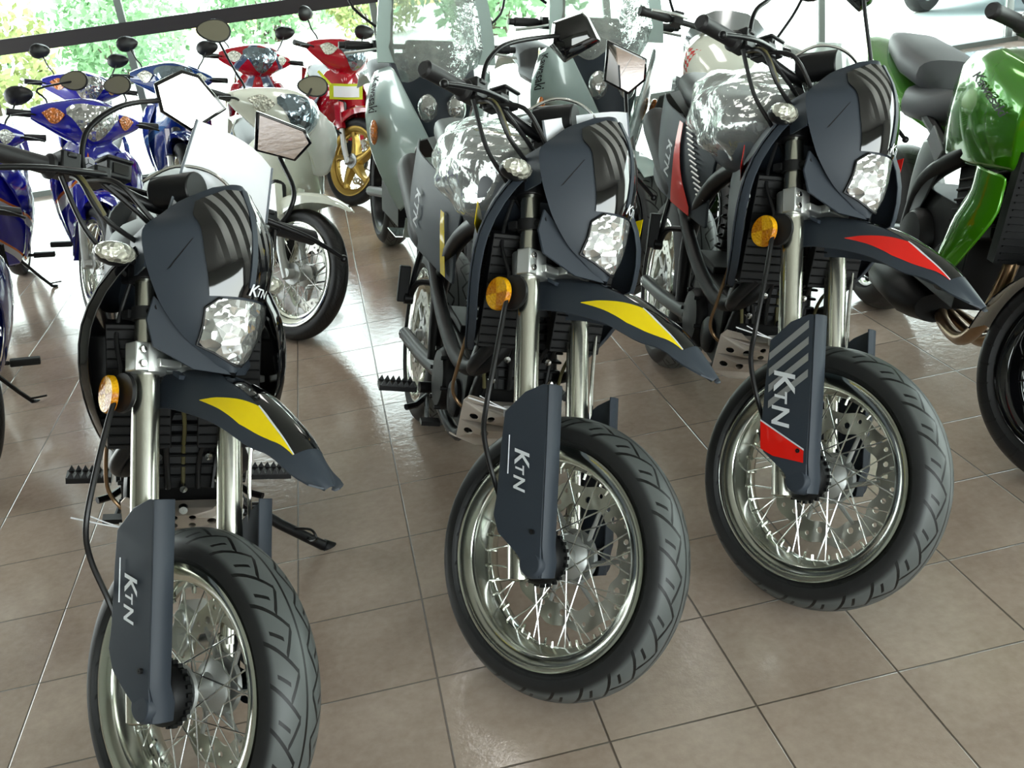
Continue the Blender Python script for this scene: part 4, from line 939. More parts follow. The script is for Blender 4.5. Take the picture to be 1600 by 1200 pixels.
def screenbag(m, seed):
    rnd = random.Random(seed); g = []
    for i in range(15):
        t = i/14; z = lerp(.995, 1.52, t); x = lerp(-.24, -.44, t); w = interp(t, [(0, .16), (.2, .215), (.7, .20), (1, .16)])
        g.append([(x+.02-(q*q)*.09+rnd.uniform(-.003, .003), q*w+rnd.uniform(-.003, .003), z+(.03*math.sin(q*5+seed) if i == 0 else 0)) for q in [k/9 for k in range(9, -10, -1)]])
    m.shell(g, .0012)
bag('screen_wrap', 'crumpled clear film over the windscreen of the tourer behind the middle supermoto', r1[1], None, lambda m: screenbag(m, 3), 'film wrapped over tourer screens', 'film2')
bag('screen_wrap', 'crumpled clear film over the windscreen of the tourer nearer the checkered motorcycle', r2[1], None, lambda m: screenbag(m, 8), 'film wrapped over tourer screens', 'film2')
# ---------------------------------------------------------------- green naked motorcycle and the checkered one behind
paint('lime_green_paint', (70, 150, 10), metal=.35, rough=.16)
paint('silver_paint', (150, 154, 156), metal=.6, rough=.25); paint('dark_grey_paint', (62, 66, 72), metal=.5, rough=.22)
M['plategrey'] = mat('grey_frame_plate', (150, 152, 156), .4, metal=.5)
M['framegrey'] = mat('frame_grey_plastic', (52, 55, 58), .35, metal=.3)
def green(x, y, psi, phi, de):
    W, S = place(x, y, psi, phi, de, rake=math.radians(25))
    r = empty('naked_motorcycle', W, 'lime green naked motorcycle with black wheel and curled exhaust pipes', 'motorcycle')
    def P(nm, fn, mats, frame='b', par=None, **kw):
        return obj(nm, fn, mats, par or r, (S if frame == 's' else Matrix.Identity(4)) if par is None else None, **kw)
    wheel(r, 'front_wheel', S @ Matrix.Translation((.04, 0, 0)), .3, .12, .222, 'cast', dict(rim='gloss'), disc='left', key='gf', tyremat=M['tyre_dark'])
    wheel(r, 'rear_wheel', Matrix.Translation((-1.40, 0, .31)), .31, .18, .222, 'cast', dict(rim='gloss'), disc=None, key='gr', tyremat=M['tyre_dark'])
    for sg in (-1, 1):
        P('fork_leg', lambda m, sg=sg: m.tube([(.02, sg*.1, -.03), (.012, sg*.1, .25), (.012, sg*.1, .72)], [.028, .027, .021], n=16), 'satin', 's')
        P('handlebar_grip', lambda m, sg=sg: (m.lathe([(.001, sg*.395), (.017, sg*.395), (.021, sg*.385), (.019, sg*.375), (.019, sg*.28), (.024, sg*.27), (.024, sg*.26), (.012, sg*.255)], (-.04, 0, .86), n=18), m.box((-.035, sg*.235, .865), (.05, .04, .05))), 'winebar', 's')
        P('control_lever', lambda m, sg=sg: (m.tube([(.01, sg*.22, .855), (.03, sg*.27, .845), (.032, sg*.36, .835)], .0065, n=8, sm=4), m.ball((.032, sg*.365, .835), .009)), 'yoke', 's')
    P('handlebar', lambda m: m.tube([(-.04, -.38, .86), (-.035, -.2, .855), (.0, -.08, .82), (.0, .08, .82), (-.035, .2, .855), (-.04, .38, .86)], .012, n=12, sm=5), 'satin', 's')
    P('headlamp_cowl', lambda m: m.loft([[(f, w*math.cos(t), a+h*math.sin(t)) for t in [2*PI*k/18 for k in range(18)]] for f, a, w, h in [(.02, .70, .09, .10), (.08, .69, .11, .12), (.13, .68, .09, .10), (.15, .67, .04, .05)]]), 'lime_green_paint', 's')
    P('front_fender', lambda m: m.shell([[(.04+.33*math.cos(math.radians(a)), l, (.33-abs(l)*.6)*math.sin(math.radians(a))) for l in (-.07, -.045, 0, .045, .07)] for a in range(15, 160, 10)], .004), 'gloss', 's')
    # tank: faceted, with a ridge and side faces
    def tank(m):
        secs = []
        for x, zt, zs, zb, w, wt in [(-.29, .90, .88, .79, .10, .05), (-.34, 1.0, .985, .735, .175, .09), (-.55, 1.05, 1.02, .705, .19, .10), (-.72, 1.03, .995, .695, .188, .09), (-.80, .965, .93, .70, .165, .06), (-.88, .90, .86, .74, .11, .03)]:
            secs.append([(x, 0, zt), (x, wt*.6, zt-.004), (x, wt, zt-.015), (x, w*.86, zs+.01), (x, w, zs-.03), (x, w, (zs+zb)/2), (x, w*.93, zb+.015), (x, w*.85, zb), (x, 0, zb), (x, -w*.85, zb), (x, -w*.93, zb+.015), (x, -w, (zs+zb)/2), (x, -w, zs-.03), (x, -w*.86, zs+.01), (x, -wt, zt-.015), (x, -wt*.6, zt-.004)])
        m.loft(secs)
    tk = P('fuel_tank', tank, 'lime_green_paint', bevel=.022, angle=60)
    for sg in (-1, 1):
        P('tank_lettering', lambda m, sg=sg: m.text('Kawasaki', .066, lambda u, v: ((-.635+.945*u+.925*v, sg*.1945, .945-.33*u+.41*v) if sg < 0 else (-.34-.945*u-.33*v, sg*.1925, .86+.33*u+.945*v))), 'black', par=tk, flat=True)
        def sh(m, sg=sg):
            rows = [(.735, -.47, -.27), (.69, -.455, -.285), (.64, -.465, -.265), (.58, -.485, -.28), (.52, -.49, -.335), (.46, -.50, -.41), (.41, -.51, -.475)]
            m.shell([[(lerp(a, b, t), sg*(.185+.03*math.sin(PI*t)+.02*(z < .62)), z-.03*t*(z < .5)) for t in (0, .25, .5, .75, 1)][::sg] for z, a, b in rows], .010)
        P('radiator_shroud', sh, 'lime_green_paint', sub=1)
        P('frame', lambda m, sg=sg: (m.tube([(-.42, sg*.06, .86), (-.60, sg*.15, .74), (-.85, sg*.155, .60), (-.96, sg*.13, .42)], [.024, .028, .030, .028], n=10, sm=5), m.tube([(-.80, sg*.13, .70), (-1.2, sg*.10, .80)], .02, n=8)), 'engine')
        P('frame_cover', lambda m, sg=sg: m.shell([[(x, sg*y, z) for x, z, y in r_][::sg] for r_ in [[(-.70, .72, .165), (-.85, .73, .16), (-1.0, .74, .14)], [(-.74, .62, .18), (-.86, .60, .18), (-.98, .58, .16)], [(-.82, .50, .165), (-.90, .47, .165), (-.98, .44, .15)]]], .006), 'framegrey', sub=1)
        P('frame_plate', lambda m, sg=sg: m.box((-.80, sg*.178, .72), (.12, .006, .055), Matrix.Rotation(.5*1, 3, 'Y')), 'plategrey', bevel=.002)
        P('engine_cover', lambda m, sg=sg: (m.lathe([(.10, sg*.10), (.10, sg*.17), (.085, sg*.19), (.03, sg*.2), (.001, sg*.2)], (-.80, 0, .42), n=30), m.lathe([(.075, sg*.10), (.075, sg*.16), (.06, sg*.175), (.001, sg*.177)], (-.58, 0, .40), n=26)), 'engine')
        P('footpeg', lambda m, sg=sg: (m.tube([(-.93, sg*.14, .42), (-1.0, sg*.17, .36)], .014, n=8), m.tube([(-1.0, sg*.17, .36), (-1.0, sg*.27, .36)], .013, n=10)), 'satin')
    P('rider_seat', lambda m: m.loft([[(x, w*math.copysign(abs(math.cos(t))**.7, math.cos(t)), z+h*math.copysign(abs(math.sin(t))**.7, math.sin(t))) for t in [2*PI*k/20 for k in range(20)]] for x, z, w, h in [(-.84, .84, .06, .04), (-.92, .83, .11, .06), (-1.08, .795, .14, .06), (-1.22, .79, .15, .06), (-1.30, .80, .12, .05)]]), 'greyseat')
    P('passenger_seat', lambda m: m.loft([[(x, w*math.copysign(abs(math.cos(t))**.7, math.cos(t)), z+h*math.copysign(abs(math.sin(t))**.7, math.sin(t))) for t in [2*PI*k/20 for k in range(20)]] for x, z, w, h in [(-1.18, .86, .08, .03), (-1.21, .885, .125, .055), (-1.38, .91, .135, .055), (-1.60, .95, .10, .045), (-1.74, .96, .05, .03)]]), 'greyseat')
    P('tail', lambda m: m.loft([[(x, w*math.copysign(abs(math.cos(t))**.6, math.cos(t)), z+h*math.copysign(abs(math.sin(t))**.6, math.sin(t))) for t in [2*PI*k/16 for k in range(16)]] for x, z, w, h in [(-1.05, .74, .10, .03), (-1.30, .79, .15, .045), (-1.60, .87, .155, .045), (-1.85, .93, .11, .04), (-1.97, .95, .05, .02)]]), 'lime_green_paint')
    P('engine', lambda m: (m.box((-.70, 0, .44), (.46, .30, .28)), m.box((-.53, 0, .62), (.24, .28, .24), Matrix.Rotation(-.3, 3, 'Y')), [m.box((-.50, 0, .54+.03*k), (.28, .31, .008), Matrix.Rotation(-.3, 3, 'Y')) for k in range(6)]), 'engine', bevel=.012)
    P('radiator', lambda m: (m.box((-.33, 0, .64), (.04, .30, .30)), [m.box((-.306, 0, .50+.02*k), (.006, .28, .004)) for k in range(15)]), 'engine')
    for k, y0 in enumerate((-.075, .0, .075)):
        P('exhaust_pipe', lambda m, y0=y0: m.tube([(-.42, y0, .56), (-.34, y0*1.1, .52), (-.33, y0*1.2-.01, .40), (-.38, y0*1.1-.02, .28), (-.50, y0*.9-.02, .20), (-.72, y0*.6, .18), (-.85, 0, .19)], .021, n=12, sm=6), 'copper')
    P('muffler', lambda m: m.loft([[(x, -.05+w*math.cos(t), z+h*math.sin(t)) for t in [2*PI*k/16 for k in range(16)]] for x, z, w, h in [(-.78, .20, .07, .05), (-.86, .21, .13, .075), (-1.08, .22, .13, .08), (-1.14, .23, .09, .05)]]), 'engine')
    P('side_stand', lambda m: (m.tube([(-.84, .12, .26), (-.88, .27, .085)], .013, n=10), m.ball((-.882, .28, .075), (.028, .025, .012), 10)), 'satin')
    P('swingarm', lambda m: [m.tube([(-.95, sg*.1, .40), (-1.40, sg*.12, .31)], .03, n=10) for sg in (-1, 1)], 'satin')
    for cc in ([(.0, -.2, .86), (.05, -.15, .90), (.06, -.05, .84), (.02, 0, .70)], [(.0, .2, .86), (.05, .15, .90), (.06, .05, .84), (.02, 0, .70)]):
        P('control_cable', lambda m, cc=cc: m.tube(cc, .005, n=8, sm=6), 'hose', 's')
M['tyre_dark'] = tyre_mat(.3, .07, 30, road=False)
green(1.765, -2.25, -101, 12, 30)
def checkmat():
    m = mat('red_checkered_white_paint', (226, 230, 216), .15, coat=1); nt = m.node_tree; b = nt.nodes['Principled BSDF']
    (x, y, z), vec = coords(nt)
    u = (x*1.0 + z*.6)*28; v = (z*1.0 - x*.5)*28
    ck = ((u.frac().gt(.5)) - (v.frac().gt(.5))).abs()
    nt.links.new(mixc(nt, ck*y.lt(-.085)*z.lt(.98)*z.gt(.82)*x.lt(-.21)*x.gt(-.36), lin((226, 230, 216)), lin((214, 40, 36))), b.inputs['Base Color'])
    return m
M['check'] = checkmat()
def sport(x, y, psi, phi, de):
    W, S = place(x, y, psi, phi, de)
    r = empty('sport_motorcycle', W, 'white and grey motorcycle with red checker decal behind the red-beaked supermoto', 'motorcycle')
    def P(nm, fn, mats, frame='b', par=None, **kw):
        return obj(nm, fn, mats, par or r, (S if frame == 's' else Matrix.Identity(4)) if par is None else None, **kw)
    wheel(r, 'front_wheel', S @ Matrix.Translation((.04, 0, 0)), .3, .12, .222, 'cast', dict(rim='gloss'), disc='left', key='gf', tyremat=M['tyre_dark'])
    wheel(r, 'rear_wheel', Matrix.Translation((-1.40, 0, .31)), .31, .18, .222, 'cast', dict(rim='gloss'), disc=None, key='gr', tyremat=M['tyre_dark'])
    for sg in (-1, 1):
        P('fork_leg', lambda m, sg=sg: m.tube([(.02, sg*.1, -.03), (.012, sg*.1, .25), (.012, sg*.1, .72)], [.028, .027, .021], n=16), 'yoke', 's')
        P('handlebar_grip', lambda m, sg=sg: (m.lathe([(.001, sg*.39), (.020, sg*.39), (.021, sg*.375), (.018, sg*.37), (.018, sg*.26), (.012, sg*.25), (.011, sg*.05)], (-.04, 0, .86), n=16), m.box((-.035, sg*.225, .865), (.05, .04, .05))), 'winebar', 's')
        P('control_lever', lambda m, sg=sg: m.tube([(.01, sg*.2, .86), (.04, sg*.26, .85), (.04, sg*.37, .84)], .006, n=8, sm=4), 'yoke', 's')
        P('mirror', lambda m, sg=sg: m.ball((-.46, sg*.30, 1.22), (.02, .06, .045)), 'black')
        P('mirror_stem', lambda m, sg=sg: m.tube([(-.42, sg*.2, 1.03), (-.45, sg*.25, 1.12), (-.46, sg*.28, 1.2)], .006, n=8, sm=3), 'satin')
    P('nose_cowl', lambda m: m.loft([[(x, w*math.copysign(abs(math.cos(t))**.8, math.cos(t)), z+h*math.copysign(abs(math.sin(t))**.8, math.sin(t))) for t in [2*PI*k/24 for k in range(24)]] for x, z, w, h in [(-.46, .93, .13, .09), (-.38, .93, .17, .115), (-.26, .91, .165, .115), (-.15, .88, .12, .09), (-.07, .86, .06, .05), (-.05, .855, .02, .02)]]), 'check')
    P('headlamp', lambda m: m.ball((-.14, 0, .80), (.07, .10, .06)), 'lens')
    P('fuel_tank', lambda m: m.loft([[(x, w*math.copysign(abs(math.cos(t))**.8, math.cos(t)), z+h*math.sin(t)) for t in [2*PI*k/20 for k in range(20)]] for x, z, w, h in [(-.46, .93, .10, .09), (-.56, .95, .18, .16), (-.72, .94, .18, .16), (-.90, .88, .12, .10), (-.98, .85, .06, .05)]]), 'silver_paint')
    P('seat', lambda m: m.loft([[(x, w*math.cos(t), z+h*math.sin(t)) for t in [2*PI*k/16 for k in range(16)]] for x, z, w, h in [(-.94, .83, .07, .04), (-1.05, .82, .13, .05), (-1.25, .84, .13, .05), (-1.4, .92, .11, .05), (-1.65, .97, .07, .03)]]), 'seat')
    P('tail', lambda m: m.loft([[(x, w*math.cos(t), z+h*math.sin(t)) for t in [2*PI*k/16 for k in range(16)]] for x, z, w, h in [(-1.1, .78, .10, .03), (-1.35, .86, .15, .05), (-1.65, .95, .12, .04), (-1.85, .98, .04, .02)]]), 'dark_grey_paint')
    P('engine', lambda m: (m.box((-.68, 0, .48), (.46, .30, .30)), m.box((-.50, 0, .64), (.22, .28, .2)), [m.box((-.50, 0, .56+.03*k), (.26, .3, .008)) for k in range(6)]), 'engine', bevel=.012)
    for sg in (-1, 1): P('side_fairing', lambda m, sg=sg: m.shell([[(x, sg*y, z) for x, y in ((-.32, .13), (-.48, .20), (-.66, .19))][::sg] for z in (.45, .6, .74, .84)], .006), 'dark_grey_paint')
    P('side_stand', lambda m: (m.tube([(-.84, .12, .26), (-.88, .27, .085)], .013, n=10), m.ball((-.882, .28, .075), (.028, .025, .012), 10)), 'satin')
sport(1.42, -.46, -112, 11, 25)
# ---------------------------------------------------------------- loose things: film wraps, papers, tag
def tankbag(m, seed):
    rnd = random.Random(seed); secs = []
    tab = [(-.40, 1.00, .07, .05), (-.45, .985, .13, .10), (-.55, .975, .175, .125), (-.68, .975, .20, .13), (-.82, .97, .20, .125), (-.95, .975, .175, .11), (-1.06, .985, .14, .09), (-1.14, .99, .08, .05)]
    n = 40
    for i in range(29):
        t = i/28*(len(tab)-1); k = min(int(t), len(tab)-2); q = t-k; x, z, w, h = [lerp(a, b, q) for a, b in zip(tab[k], tab[k+1])]
        row = []
        for j in range(n):
            a = 2*PI*j/n; f = 1 + .035*math.sin(a*7+x*23+seed) + .03*math.sin(a*3-x*31) + rnd.uniform(-.003, .003)
            c, s2 = math.cos(a), math.sin(a)
            zz = z+h*f*math.copysign(abs(s2)**.75, s2)*(1 if s2 > 0 else .9)
            row.append((x+.01*math.sin(a*5+seed), w*f*math.copysign(abs(c)**.75, c), zz))
        secs.append(row)
    m.loft(secs)
for k, lab, sd in (('b', 'crumpled clear film over the tank of the middle yellow-beaked supermoto', 1), ('c', 'crumpled clear film over the tank of the red-beaked supermoto', 5)):
    W, S = place(*SM[k]); bag('tank_wrap', lab, W, S, lambda m, sd=sd: tankbag(m, sd), 'film wrapped over supermoto tanks')
W, S = place(*SM['b'])
lf = obj('leaflet', lambda m: (m.shell([[(x, y, z) for y in (-.11, 0, .11)] for x, z in [(-.60, 1.062), (-.66, 1.064), (-.74, 1.062), (-.80, 1.052)]], .0015), m.shell([[(x, y, 1.066) for y in (-.11, .11)] for x in (-.80, -.83)], .0015, mi=1)), ['paper', 'yellow'])
lf.matrix_world = W; tag(lf, 'white leaflet with a yellow edge lying inside the film on the middle supermoto', 'leaflet')
def sheet(k, label, quad, bend=.02, sleeve=True, mt='paper'):
    W, S = place(*SM[k]); r = empty('paper_sheet', W @ S, label, 'sheet of paper', 'papers tucked behind the headlight masks')
    a, b, c, d = [V(p) for p in quad]   # bottom left, bottom right, top right, top left
    def g(m, x0=0, x1=1):
        m.shell([[a.lerp(b, u).lerp(d.lerp(c, u), v) + V((bend*math.sin(PI*u)*(.4+v), 0, -.010*math.sin(PI*u)*(1-v))) for u in [lerp(x0, x1, q/8) for q in range(9)]] for v in [q/6 for q in range(7)]], .0012)
    obj('sheet', g, mt, r)
    if sleeve:
        for u in (0, 1):
            e0, e1 = a.lerp(b, u), d.lerp(c, u)
            obj('sleeve_edge', lambda m: m.tube([e0+V((.002, 0, 0)), e0.lerp(e1, .5)+V((.002, 0, 0)), e1+V((.002, 0, 0))], .0028, n=6), 'paperedge', r)
sheet('a', 'white paper sheet in a grey-edged sleeve on the yellow-beaked supermoto with gloss shrouds', [(.06, -.085, .90), (.06, .155, .93), (.06, .172, 1.055), (.06, -.020, 1.105)])
sheet('b', 'white paper sheet behind the mask of the middle supermoto', [(.06, -.105, .86), (.06, .25, .93), (.06, .225, 1.065), (.06, -.125, .925)], .03)
sheet('c', 'translucent grey plastic sheet behind the mask of the red-beaked supermoto', [(.02, -.06, .88), (.05, .20, .93), (.03, .19, 1.07), (-.02, -.08, 1.02)], .03, False, 'clear')
# paper-and-yellow tag hung on the red moped, white bag over the white moped's lamp
W, S = place(.13, 2.47, -82, 10, 30, R=.285, crown=.036, rake=math.radians(26))
tg = empty('price_tag', W, 'yellow and white tag hung on the front of the red moped', 'tag')
obj('tag_plate', lambda m: m.shell([[(-.185-abs(y)*.25, y, z) for y in (-.11, -.05, 0, .05, .11)][::-1] for z in (.66, .70, .76)], .003), 'yellowtag' if 'yellowtag' in M else M.setdefault('yellowtag', mat('yellow_green_card', (206, 214, 40), .5)), tg)
obj('tag_paper', lambda m: m.shell([[(-.178-abs(y)*.25, y, z) for y in (-.085, -.04, 0, .04, .085)][::-1] for z in (.675, .70, .745)], .002), 'paper', tg)
for sg in (-1, 1): obj('tag_strap', lambda m: m.tube([(-.21, sg*.10, .75), (-.27, sg*.17, .83)], .010, n=6), M['yellowtag'], tg)
W, S = place(-.25, .03, -80, 12, 33, R=.285, crown=.036, rake=math.radians(26))
def lampbag(m):
    rnd = random.Random(4); secs = []
    for i in range(13):
        t = i/12; l = lerp(.10, .285, t); w = math.sin(PI*min(1, t*1.1+.05))**.5*.105+.015
        secs.append([(.04-.25*(l-.1)+w*1.0*math.cos(a)*(1+.08*math.sin(a*5+i)), l+.01*math.sin(3*a), .665-.5*(l-.1)+w*1.15*math.sin(a)*(1+.08*math.sin(a*4-i))) for a in [2*PI*k/24 for k in range(24)]])
    m.loft(secs)
M['whitebag'] = mat('white_plastic_bag', (238, 242, 238), .3, nscale=30, nbump=.6, coat=.4)
bag('lamp_bag', 'crumpled white plastic bag over one end of the white moped handlebar', W @ S, None, lampbag, mt='whitebag', cat='plastic bag')
# ---------------------------------------------------------------- outside the window
M['leaf'] = mat('leaf_green', (112, 148, 104), .6, cvar=.4); M['leafy'] = mat('leaf_yellow_green', (132, 142, 84), .6, cvar=.35)
M['bark'] = mat('bark', (90, 80, 66), .8)
def crown(m, seed, sx, sy, sz, n=900):
    rnd = random.Random(seed)
    for _ in range(n):
        while True:
            p = V((rnd.uniform(-1, 1), rnd.uniform(-1, 1), rnd.uniform(-1, 1)))
            if .45 < p.length < 1: break
        k = 1+.18*math.sin(p.x*7+seed)+.14*math.sin(p.y*9)
        c = V((p.x*sx*k, p.y*sy*k, sz+p.z*sz*k*.98)); a = V((rnd.uniform(-1, 1), rnd.uniform(-1, 1), rnd.uniform(-1, 1))).normalized(); b = a.orthogonal().normalized(); s = rnd.uniform(.05, .10)
        m.add([c-a*s, c+b*s*.5, c+a*s, c-b*s*.5], [(0, 1, 2, 3)])
def stems(m, seed, h):
    rnd = random.Random(seed)
    for k in range(5): m.tube([(rnd.uniform(-.1, .1), rnd.uniform(-.1, .1), -.02), (rnd.uniform(-.3, .3), rnd.uniform(-.3, .3), h)], [.03, .012], n=6)
BL = ['yellow-green shrub', 'mid green shrub', 'tall green shrub', 'loose green shrub', 'pale green shrub']
where = ['by the kerb outside the first pane', 'outside the window behind the blue mopeds', 'outside behind the grey mullion', 'outside behind the slate blue moped', 'outside between the red mopeds', 'outside behind the gap between the touring motorcycles', 'farther back outside the first pane', 'farther back outside beside the pale road']
for i, (x, y, s, t) in enumerate([(-5.1, 13.2, 1.3, 1), (-3.4, 15.6, 1.2, 0), (-4.2, 20.5, 1.6, 0), (-.9, 21.5, 1.6, 0), (1.35, 18.5, 1.1, 1), (3.25, 14.6, 1.7, 0), (-6.9, 16.0, 1.5, 0), (1.2, 26.5, 1.7, 0)]):
    b = empty('shrub', Matrix.Translation((x, y, -.07)), f'{["mid green", "yellow green"][t]} shrub {where[i]}', 'shrub', 'shrubs outside the window')
    obj('foliage', lambda m: crown(m, 3+t, .95, .8, .62, 1100), 'leafy' if t else 'leaf', b, Matrix.Scale(s, 4), key=f'crown{t}', flat=True)
    obj('stem', lambda m: stems(m, 5, .6), 'bark', b, Matrix.Scale(s, 4), key='stems')
tag(obj('kerb_outside', lambda m: m.box((-6, 30, .0), (40, 1.2, .4)), M.setdefault('kerbc', mat('cream_kerb_paint', (240, 224, 150), .7))), kind='structure')
def car(x, y, rz):
    r = empty('parked_car', Matrix.Translation((x, y, -.07)) @ Matrix.Rotation(rz, 4, 'Z'), 'pale blue car parked outside the window behind the green motorcycle', 'car')
    M['carblue'] = mat('pale_blue_car_paint', (120, 168, 190), .2, metal=.2, coat=1); M['carglass'] = mat('car_window_glass', (40, 60, 70), .05, coat=1)
    def prof(z0, pts, w): return [[(px, s*w*k, pz) for px, pz, k in pts] for s in (-1, -.96, .96, 1)]
    P = [(-2.1, .35, 1), (-2.15, .62, 1), (-2.0, .82, .97), (-1.35, .92, .96), (-.8, 1.36, .80), (.35, 1.40, .80), (1.0, .95, .95), (1.95, .80, .95), (2.12, .55, 1), (2.05, .32, 1), (1.6, .26, 1), (-1.6, .26, 1)]
    obj('body', lambda m: m.loft([[(px, s*.84*k, pz) for px, pz, k in P] for s in (-1, -.5, 0, .5, 1)]), 'carblue', r, bevel=.03)
    obj('window', lambda m: [m.add([(-1.15, s*.80, .95), (-.74, s*.705, 1.30), (.30, s*.705, 1.33), (.85, s*.80, .97)], [(0, 1, 2, 3)]) for s in (-1.012, 1.012)], 'carglass', r, flat=True)
    obj('windscreen', lambda m: m.add([(.40, -.62, 1.385), (.40, .62, 1.385), (1.0, .70, .975), (1.0, -.70, .975)], [(0, 1, 2, 3)]), 'carglass', r, Matrix.Translation((.012, 0, .012)), flat=True)
    for wx in (-1.3, 1.3):
        for s in (-1, 1):
            w = obj('wheel', lambda m: m.lathe([(.19, -.1), (.30, -.1), (.32, -.07), (.32, .07), (.30, .1), (.19, .1)], closed=True, n=30), 'rubber', r, Matrix.Translation((wx, s*.78, .32)), key='cw')
            obj('hubcap', lambda m: m.lathe([(.001, -.085), (.19, -.08), (.19, .08), (.001, .085)], n=24), 'yoke', w, key='hc')
car(9.4, 8.4, math.radians(205))
# ---------------------------------------------------------------- the room
TS = .3099
def floor_mat():
    m = mat('ceramic_floor_tile', (150, 132, 118), .3); nt = m.node_tree; b = nt.nodes['Principled BSDF']
    (x, y, z), vec = coords(nt)
    u = x*(1/TS); v = y*(1/TS)
    d = ((u + 100.5).frac() - .5).abs().min(((v + 100.5).frac() - .5).abs())*TS
    g = sstep(d, .0012, .0030)
    cell = nt.nodes.new('ShaderNodeTexWhiteNoise'); cell.noise_dimensions = '2D'
    cv = nt.nodes.new('ShaderNodeCombineXYZ'); nt.links.new((u+.0).op('FLOOR').v, cv.inputs[0]); nt.links.new(v.op('FLOOR').v, cv.inputs[1]); nt.links.new(cv.outputs[0], cell.inputs['Vector'])
    n1 = noise(nt, vec, 3.2, 5, .6); n2 = noise(nt, vec, 45, 4, .6)
    f = (n1*.9 + X(nt, cell.outputs[0])*.2 + n2*.45 - .28)
    tile = mixc(nt, f, lin((140, 119, 104)), lin((204, 187, 171)))
    nt.links.new(mixc(nt, g, lin((92, 80, 70)), tile), b.inputs['Base Color'])
    b.inputs['Specular IOR Level'].default_value = .8
    nt.links.new((n2*.10 + (g*-.25) + .26).v, b.inputs['Roughness'])
    h = g*1.0 + noise(nt, vec, 26, 5, .7)*.55
    nt.links.new(bump(nt, h, .45, .004), b.inputs['Normal'])
    return m
M['floor'] = floor_mat()
M['wall'] = mat('painted_wall', (160, 160, 154), .8, nscale=60, nbump=.1)
M['ceil'] = mat('ceiling_panel', (150, 150, 146), .9)
M['winframe'] = mat('dark_window_rail', (34, 30, 33), .5)
M['mullion'] = mat('grey_mullion', (120, 128, 124), .45, metal=.4)
YW = 4.75
tag(obj('floor', lambda m: m.box((.4, -1.0, -.05), (12.4, 11.5, .1)), 'floor'), kind='structure')
tag(obj('ceiling', lambda m: m.box((.4, -1.0, 3.05), (12.4, 11.5, .1)), 'ceil'), kind='structure')
tag(obj('wall_left', lambda m: m.box((-5.8, -3.4, 1.5), (.15, 6.7, 3.0)), 'wall'), kind='structure')
def wall_right(m):
    m.box((6.6, -1, 2.8), (.15, 11.6, .5)); m.box((6.6, -5.3, 1.3), (.15, 3.0, 2.6)); m.box((6.6, -1, .05), (.15, 11.6, .1))
tag(obj('wall_right', wall_right, 'wall'), kind='structure')
tag(obj('window_7', lambda m: m.box((6.6, .4, 1.3), (.012, 8.3, 2.45)), 'glass'), kind='structure')
def wall_front(m):  # unseen wall; its opening is placed to steer light across the floor
    m.box((.4, -6.7, 2.6), (12.4, .12, .8)); m.box((-3.2, -6.7, 1.1), (5.2, .12, 2.2)); m.box((6.2, -6.7, 1.1), (.8, .12, 2.2)); m.box((.4, -6.7, .3), (12.4, .12, .6))
tag(obj('wall_front', wall_front, 'wall'), kind='structure')
tag(obj('wall_back', lambda m: m.box((.4, YW, 2.8), (12.4, .14, .5)), 'wall'), kind='structure')
def win(n, x0, x1):
    w = obj(f'window_{n}', lambda m: m.box(((x0+x1)/2, YW, 1.27), (x1-x0-.06, .012, 2.5)), 'glass')
    tag(w, kind='structure')
xs = [-5.6, -3.45, -1.45, .55, 2.55, 4.55, 6.45]
for i, (a, b) in enumerate(zip(xs, xs[1:])): win(i+1, a, b)
for i, a in enumerate(xs): tag(obj(f'trim_{i+1}', lambda m: m.box((a, YW, 1.27), (.055, .06, 2.55)), 'mullion'), kind='structure')
tag(obj('trim_8', lambda m: m.box((-1.55, YW-.05, 1.19), (8.1, .05, .115)), 'winframe'), kind='structure')
tag(obj('trim_9', lambda m: m.box((.4, YW, .02), (12.3, .10, .05)), 'mullion'), kind='structure')
# outside
M['pave'] = mat('pale_concrete', (214, 214, 206), .8, nscale=20, nbump=.1, cvar=.06)
M['kerb'] = mat('cream_kerb', (236, 222, 160), .7)
M['road'] = mat('asphalt', (120, 124, 128), .9)
tag(obj('pavement_outside', lambda m: m.box((3, 34.9, -.12), (120, 60, .1)), 'pave'), kind='structure')
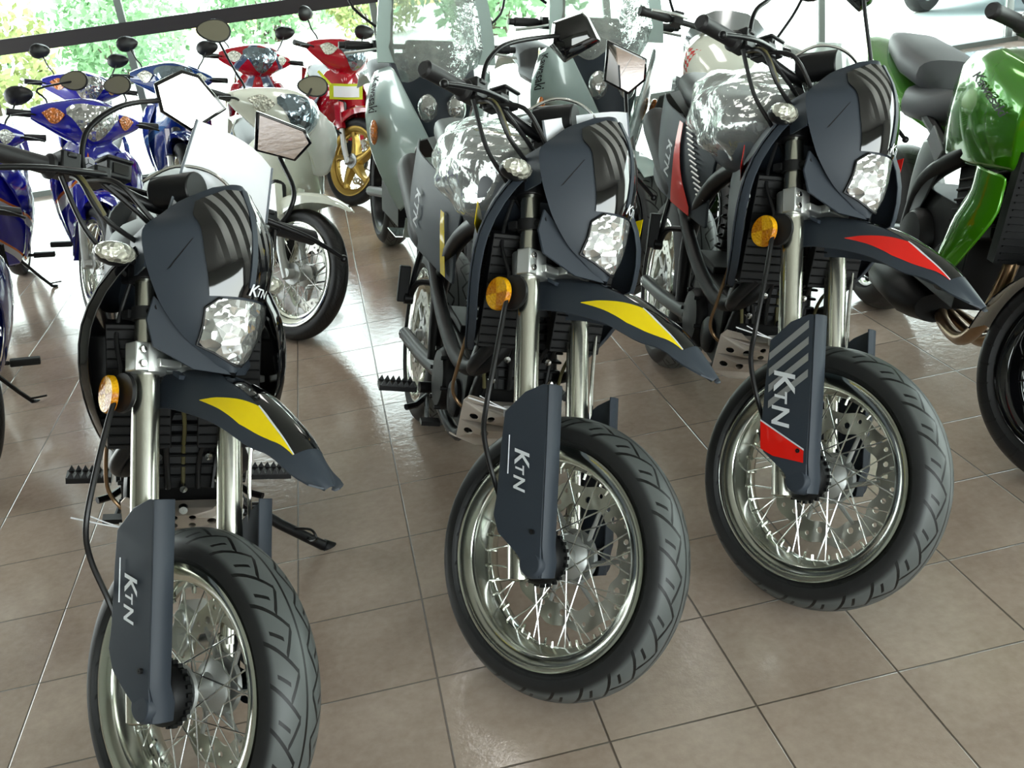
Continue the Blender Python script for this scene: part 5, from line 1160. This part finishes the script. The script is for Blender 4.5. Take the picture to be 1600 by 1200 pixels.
# camera
cam = bpy.data.cameras.new('camera'); co = bpy.data.objects.new('camera', cam); C.objects.link(co)
yaw, pitch, roll = -.14109623, -.41183935, .13517971
Rw = Matrix.Rotation(yaw, 3, 'Z') @ Matrix.Rotation(pitch, 3, 'X') @ Matrix.Rotation(roll, 3, 'Y')
right, fwd, up = Rw.col[0], Rw.col[1], Rw.col[2]
mw = Matrix((right, up, -fwd)).transposed().to_4x4(); mw.translation = V((-.005, -4.3140, 1.4779))
co.matrix_world = mw; cam.sensor_width = 36; cam.lens = 1581.4/1600*36; cam.clip_start = .02
bpy.context.scene.camera = co
# light: bright overcast sky outside, unseen area fills added overhead to brighten the middle floor
w = bpy.data.worlds.new('sky'); bpy.context.scene.world = w; w.use_nodes = True; nt = w.node_tree
bg = nt.nodes['Background']; bg.inputs[1].default_value = 9.3
(x, y, z), vec = coords(nt, 'Generated')
nt.links.new(mixc(nt, sstep(z, -.1, .5), (.93, 1.0, .95), (.86, .96, 1.0)), bg.inputs[0])
def lamp(x, y, sx, sy, e, col=(1, .97, .92)):
    l = bpy.data.lights.new('added_fill', 'AREA'); l.shape = 'RECTANGLE'; l.size = sx; l.size_y = sy; l.energy = e; l.color = col
    o = bpy.data.objects.new('added_fill', l); C.objects.link(o); o.location = (x, y, 2.93)
for lx in (-1.0, .5, 2.0): lamp(lx, .5, .4, 1.3, 11)
M['tube'] = mat('added_fill_glow', (255, 255, 250), .5)  # glow meant for the added overhead fill, on no object
b = M['tube'].node_tree.nodes['Principled BSDF']; b.inputs['Emission Color'].default_value = (1, 1, .97, 1); b.inputs['Emission Strength'].default_value = 6
sc = bpy.context.scene
sc.view_settings.view_transform = 'Standard'; sc.view_settings.look = 'None'; sc.view_settings.exposure = 0.0; sc.view_settings.gamma = 1
sc.cycles.use_denoising = True; sc.cycles.max_bounces = 8; sc.cycles.transparent_max_bounces = 16; sc.cycles.sample_clamp_indirect = 6
sc.cycles.caustics_reflective = False; sc.cycles.caustics_refractive = False
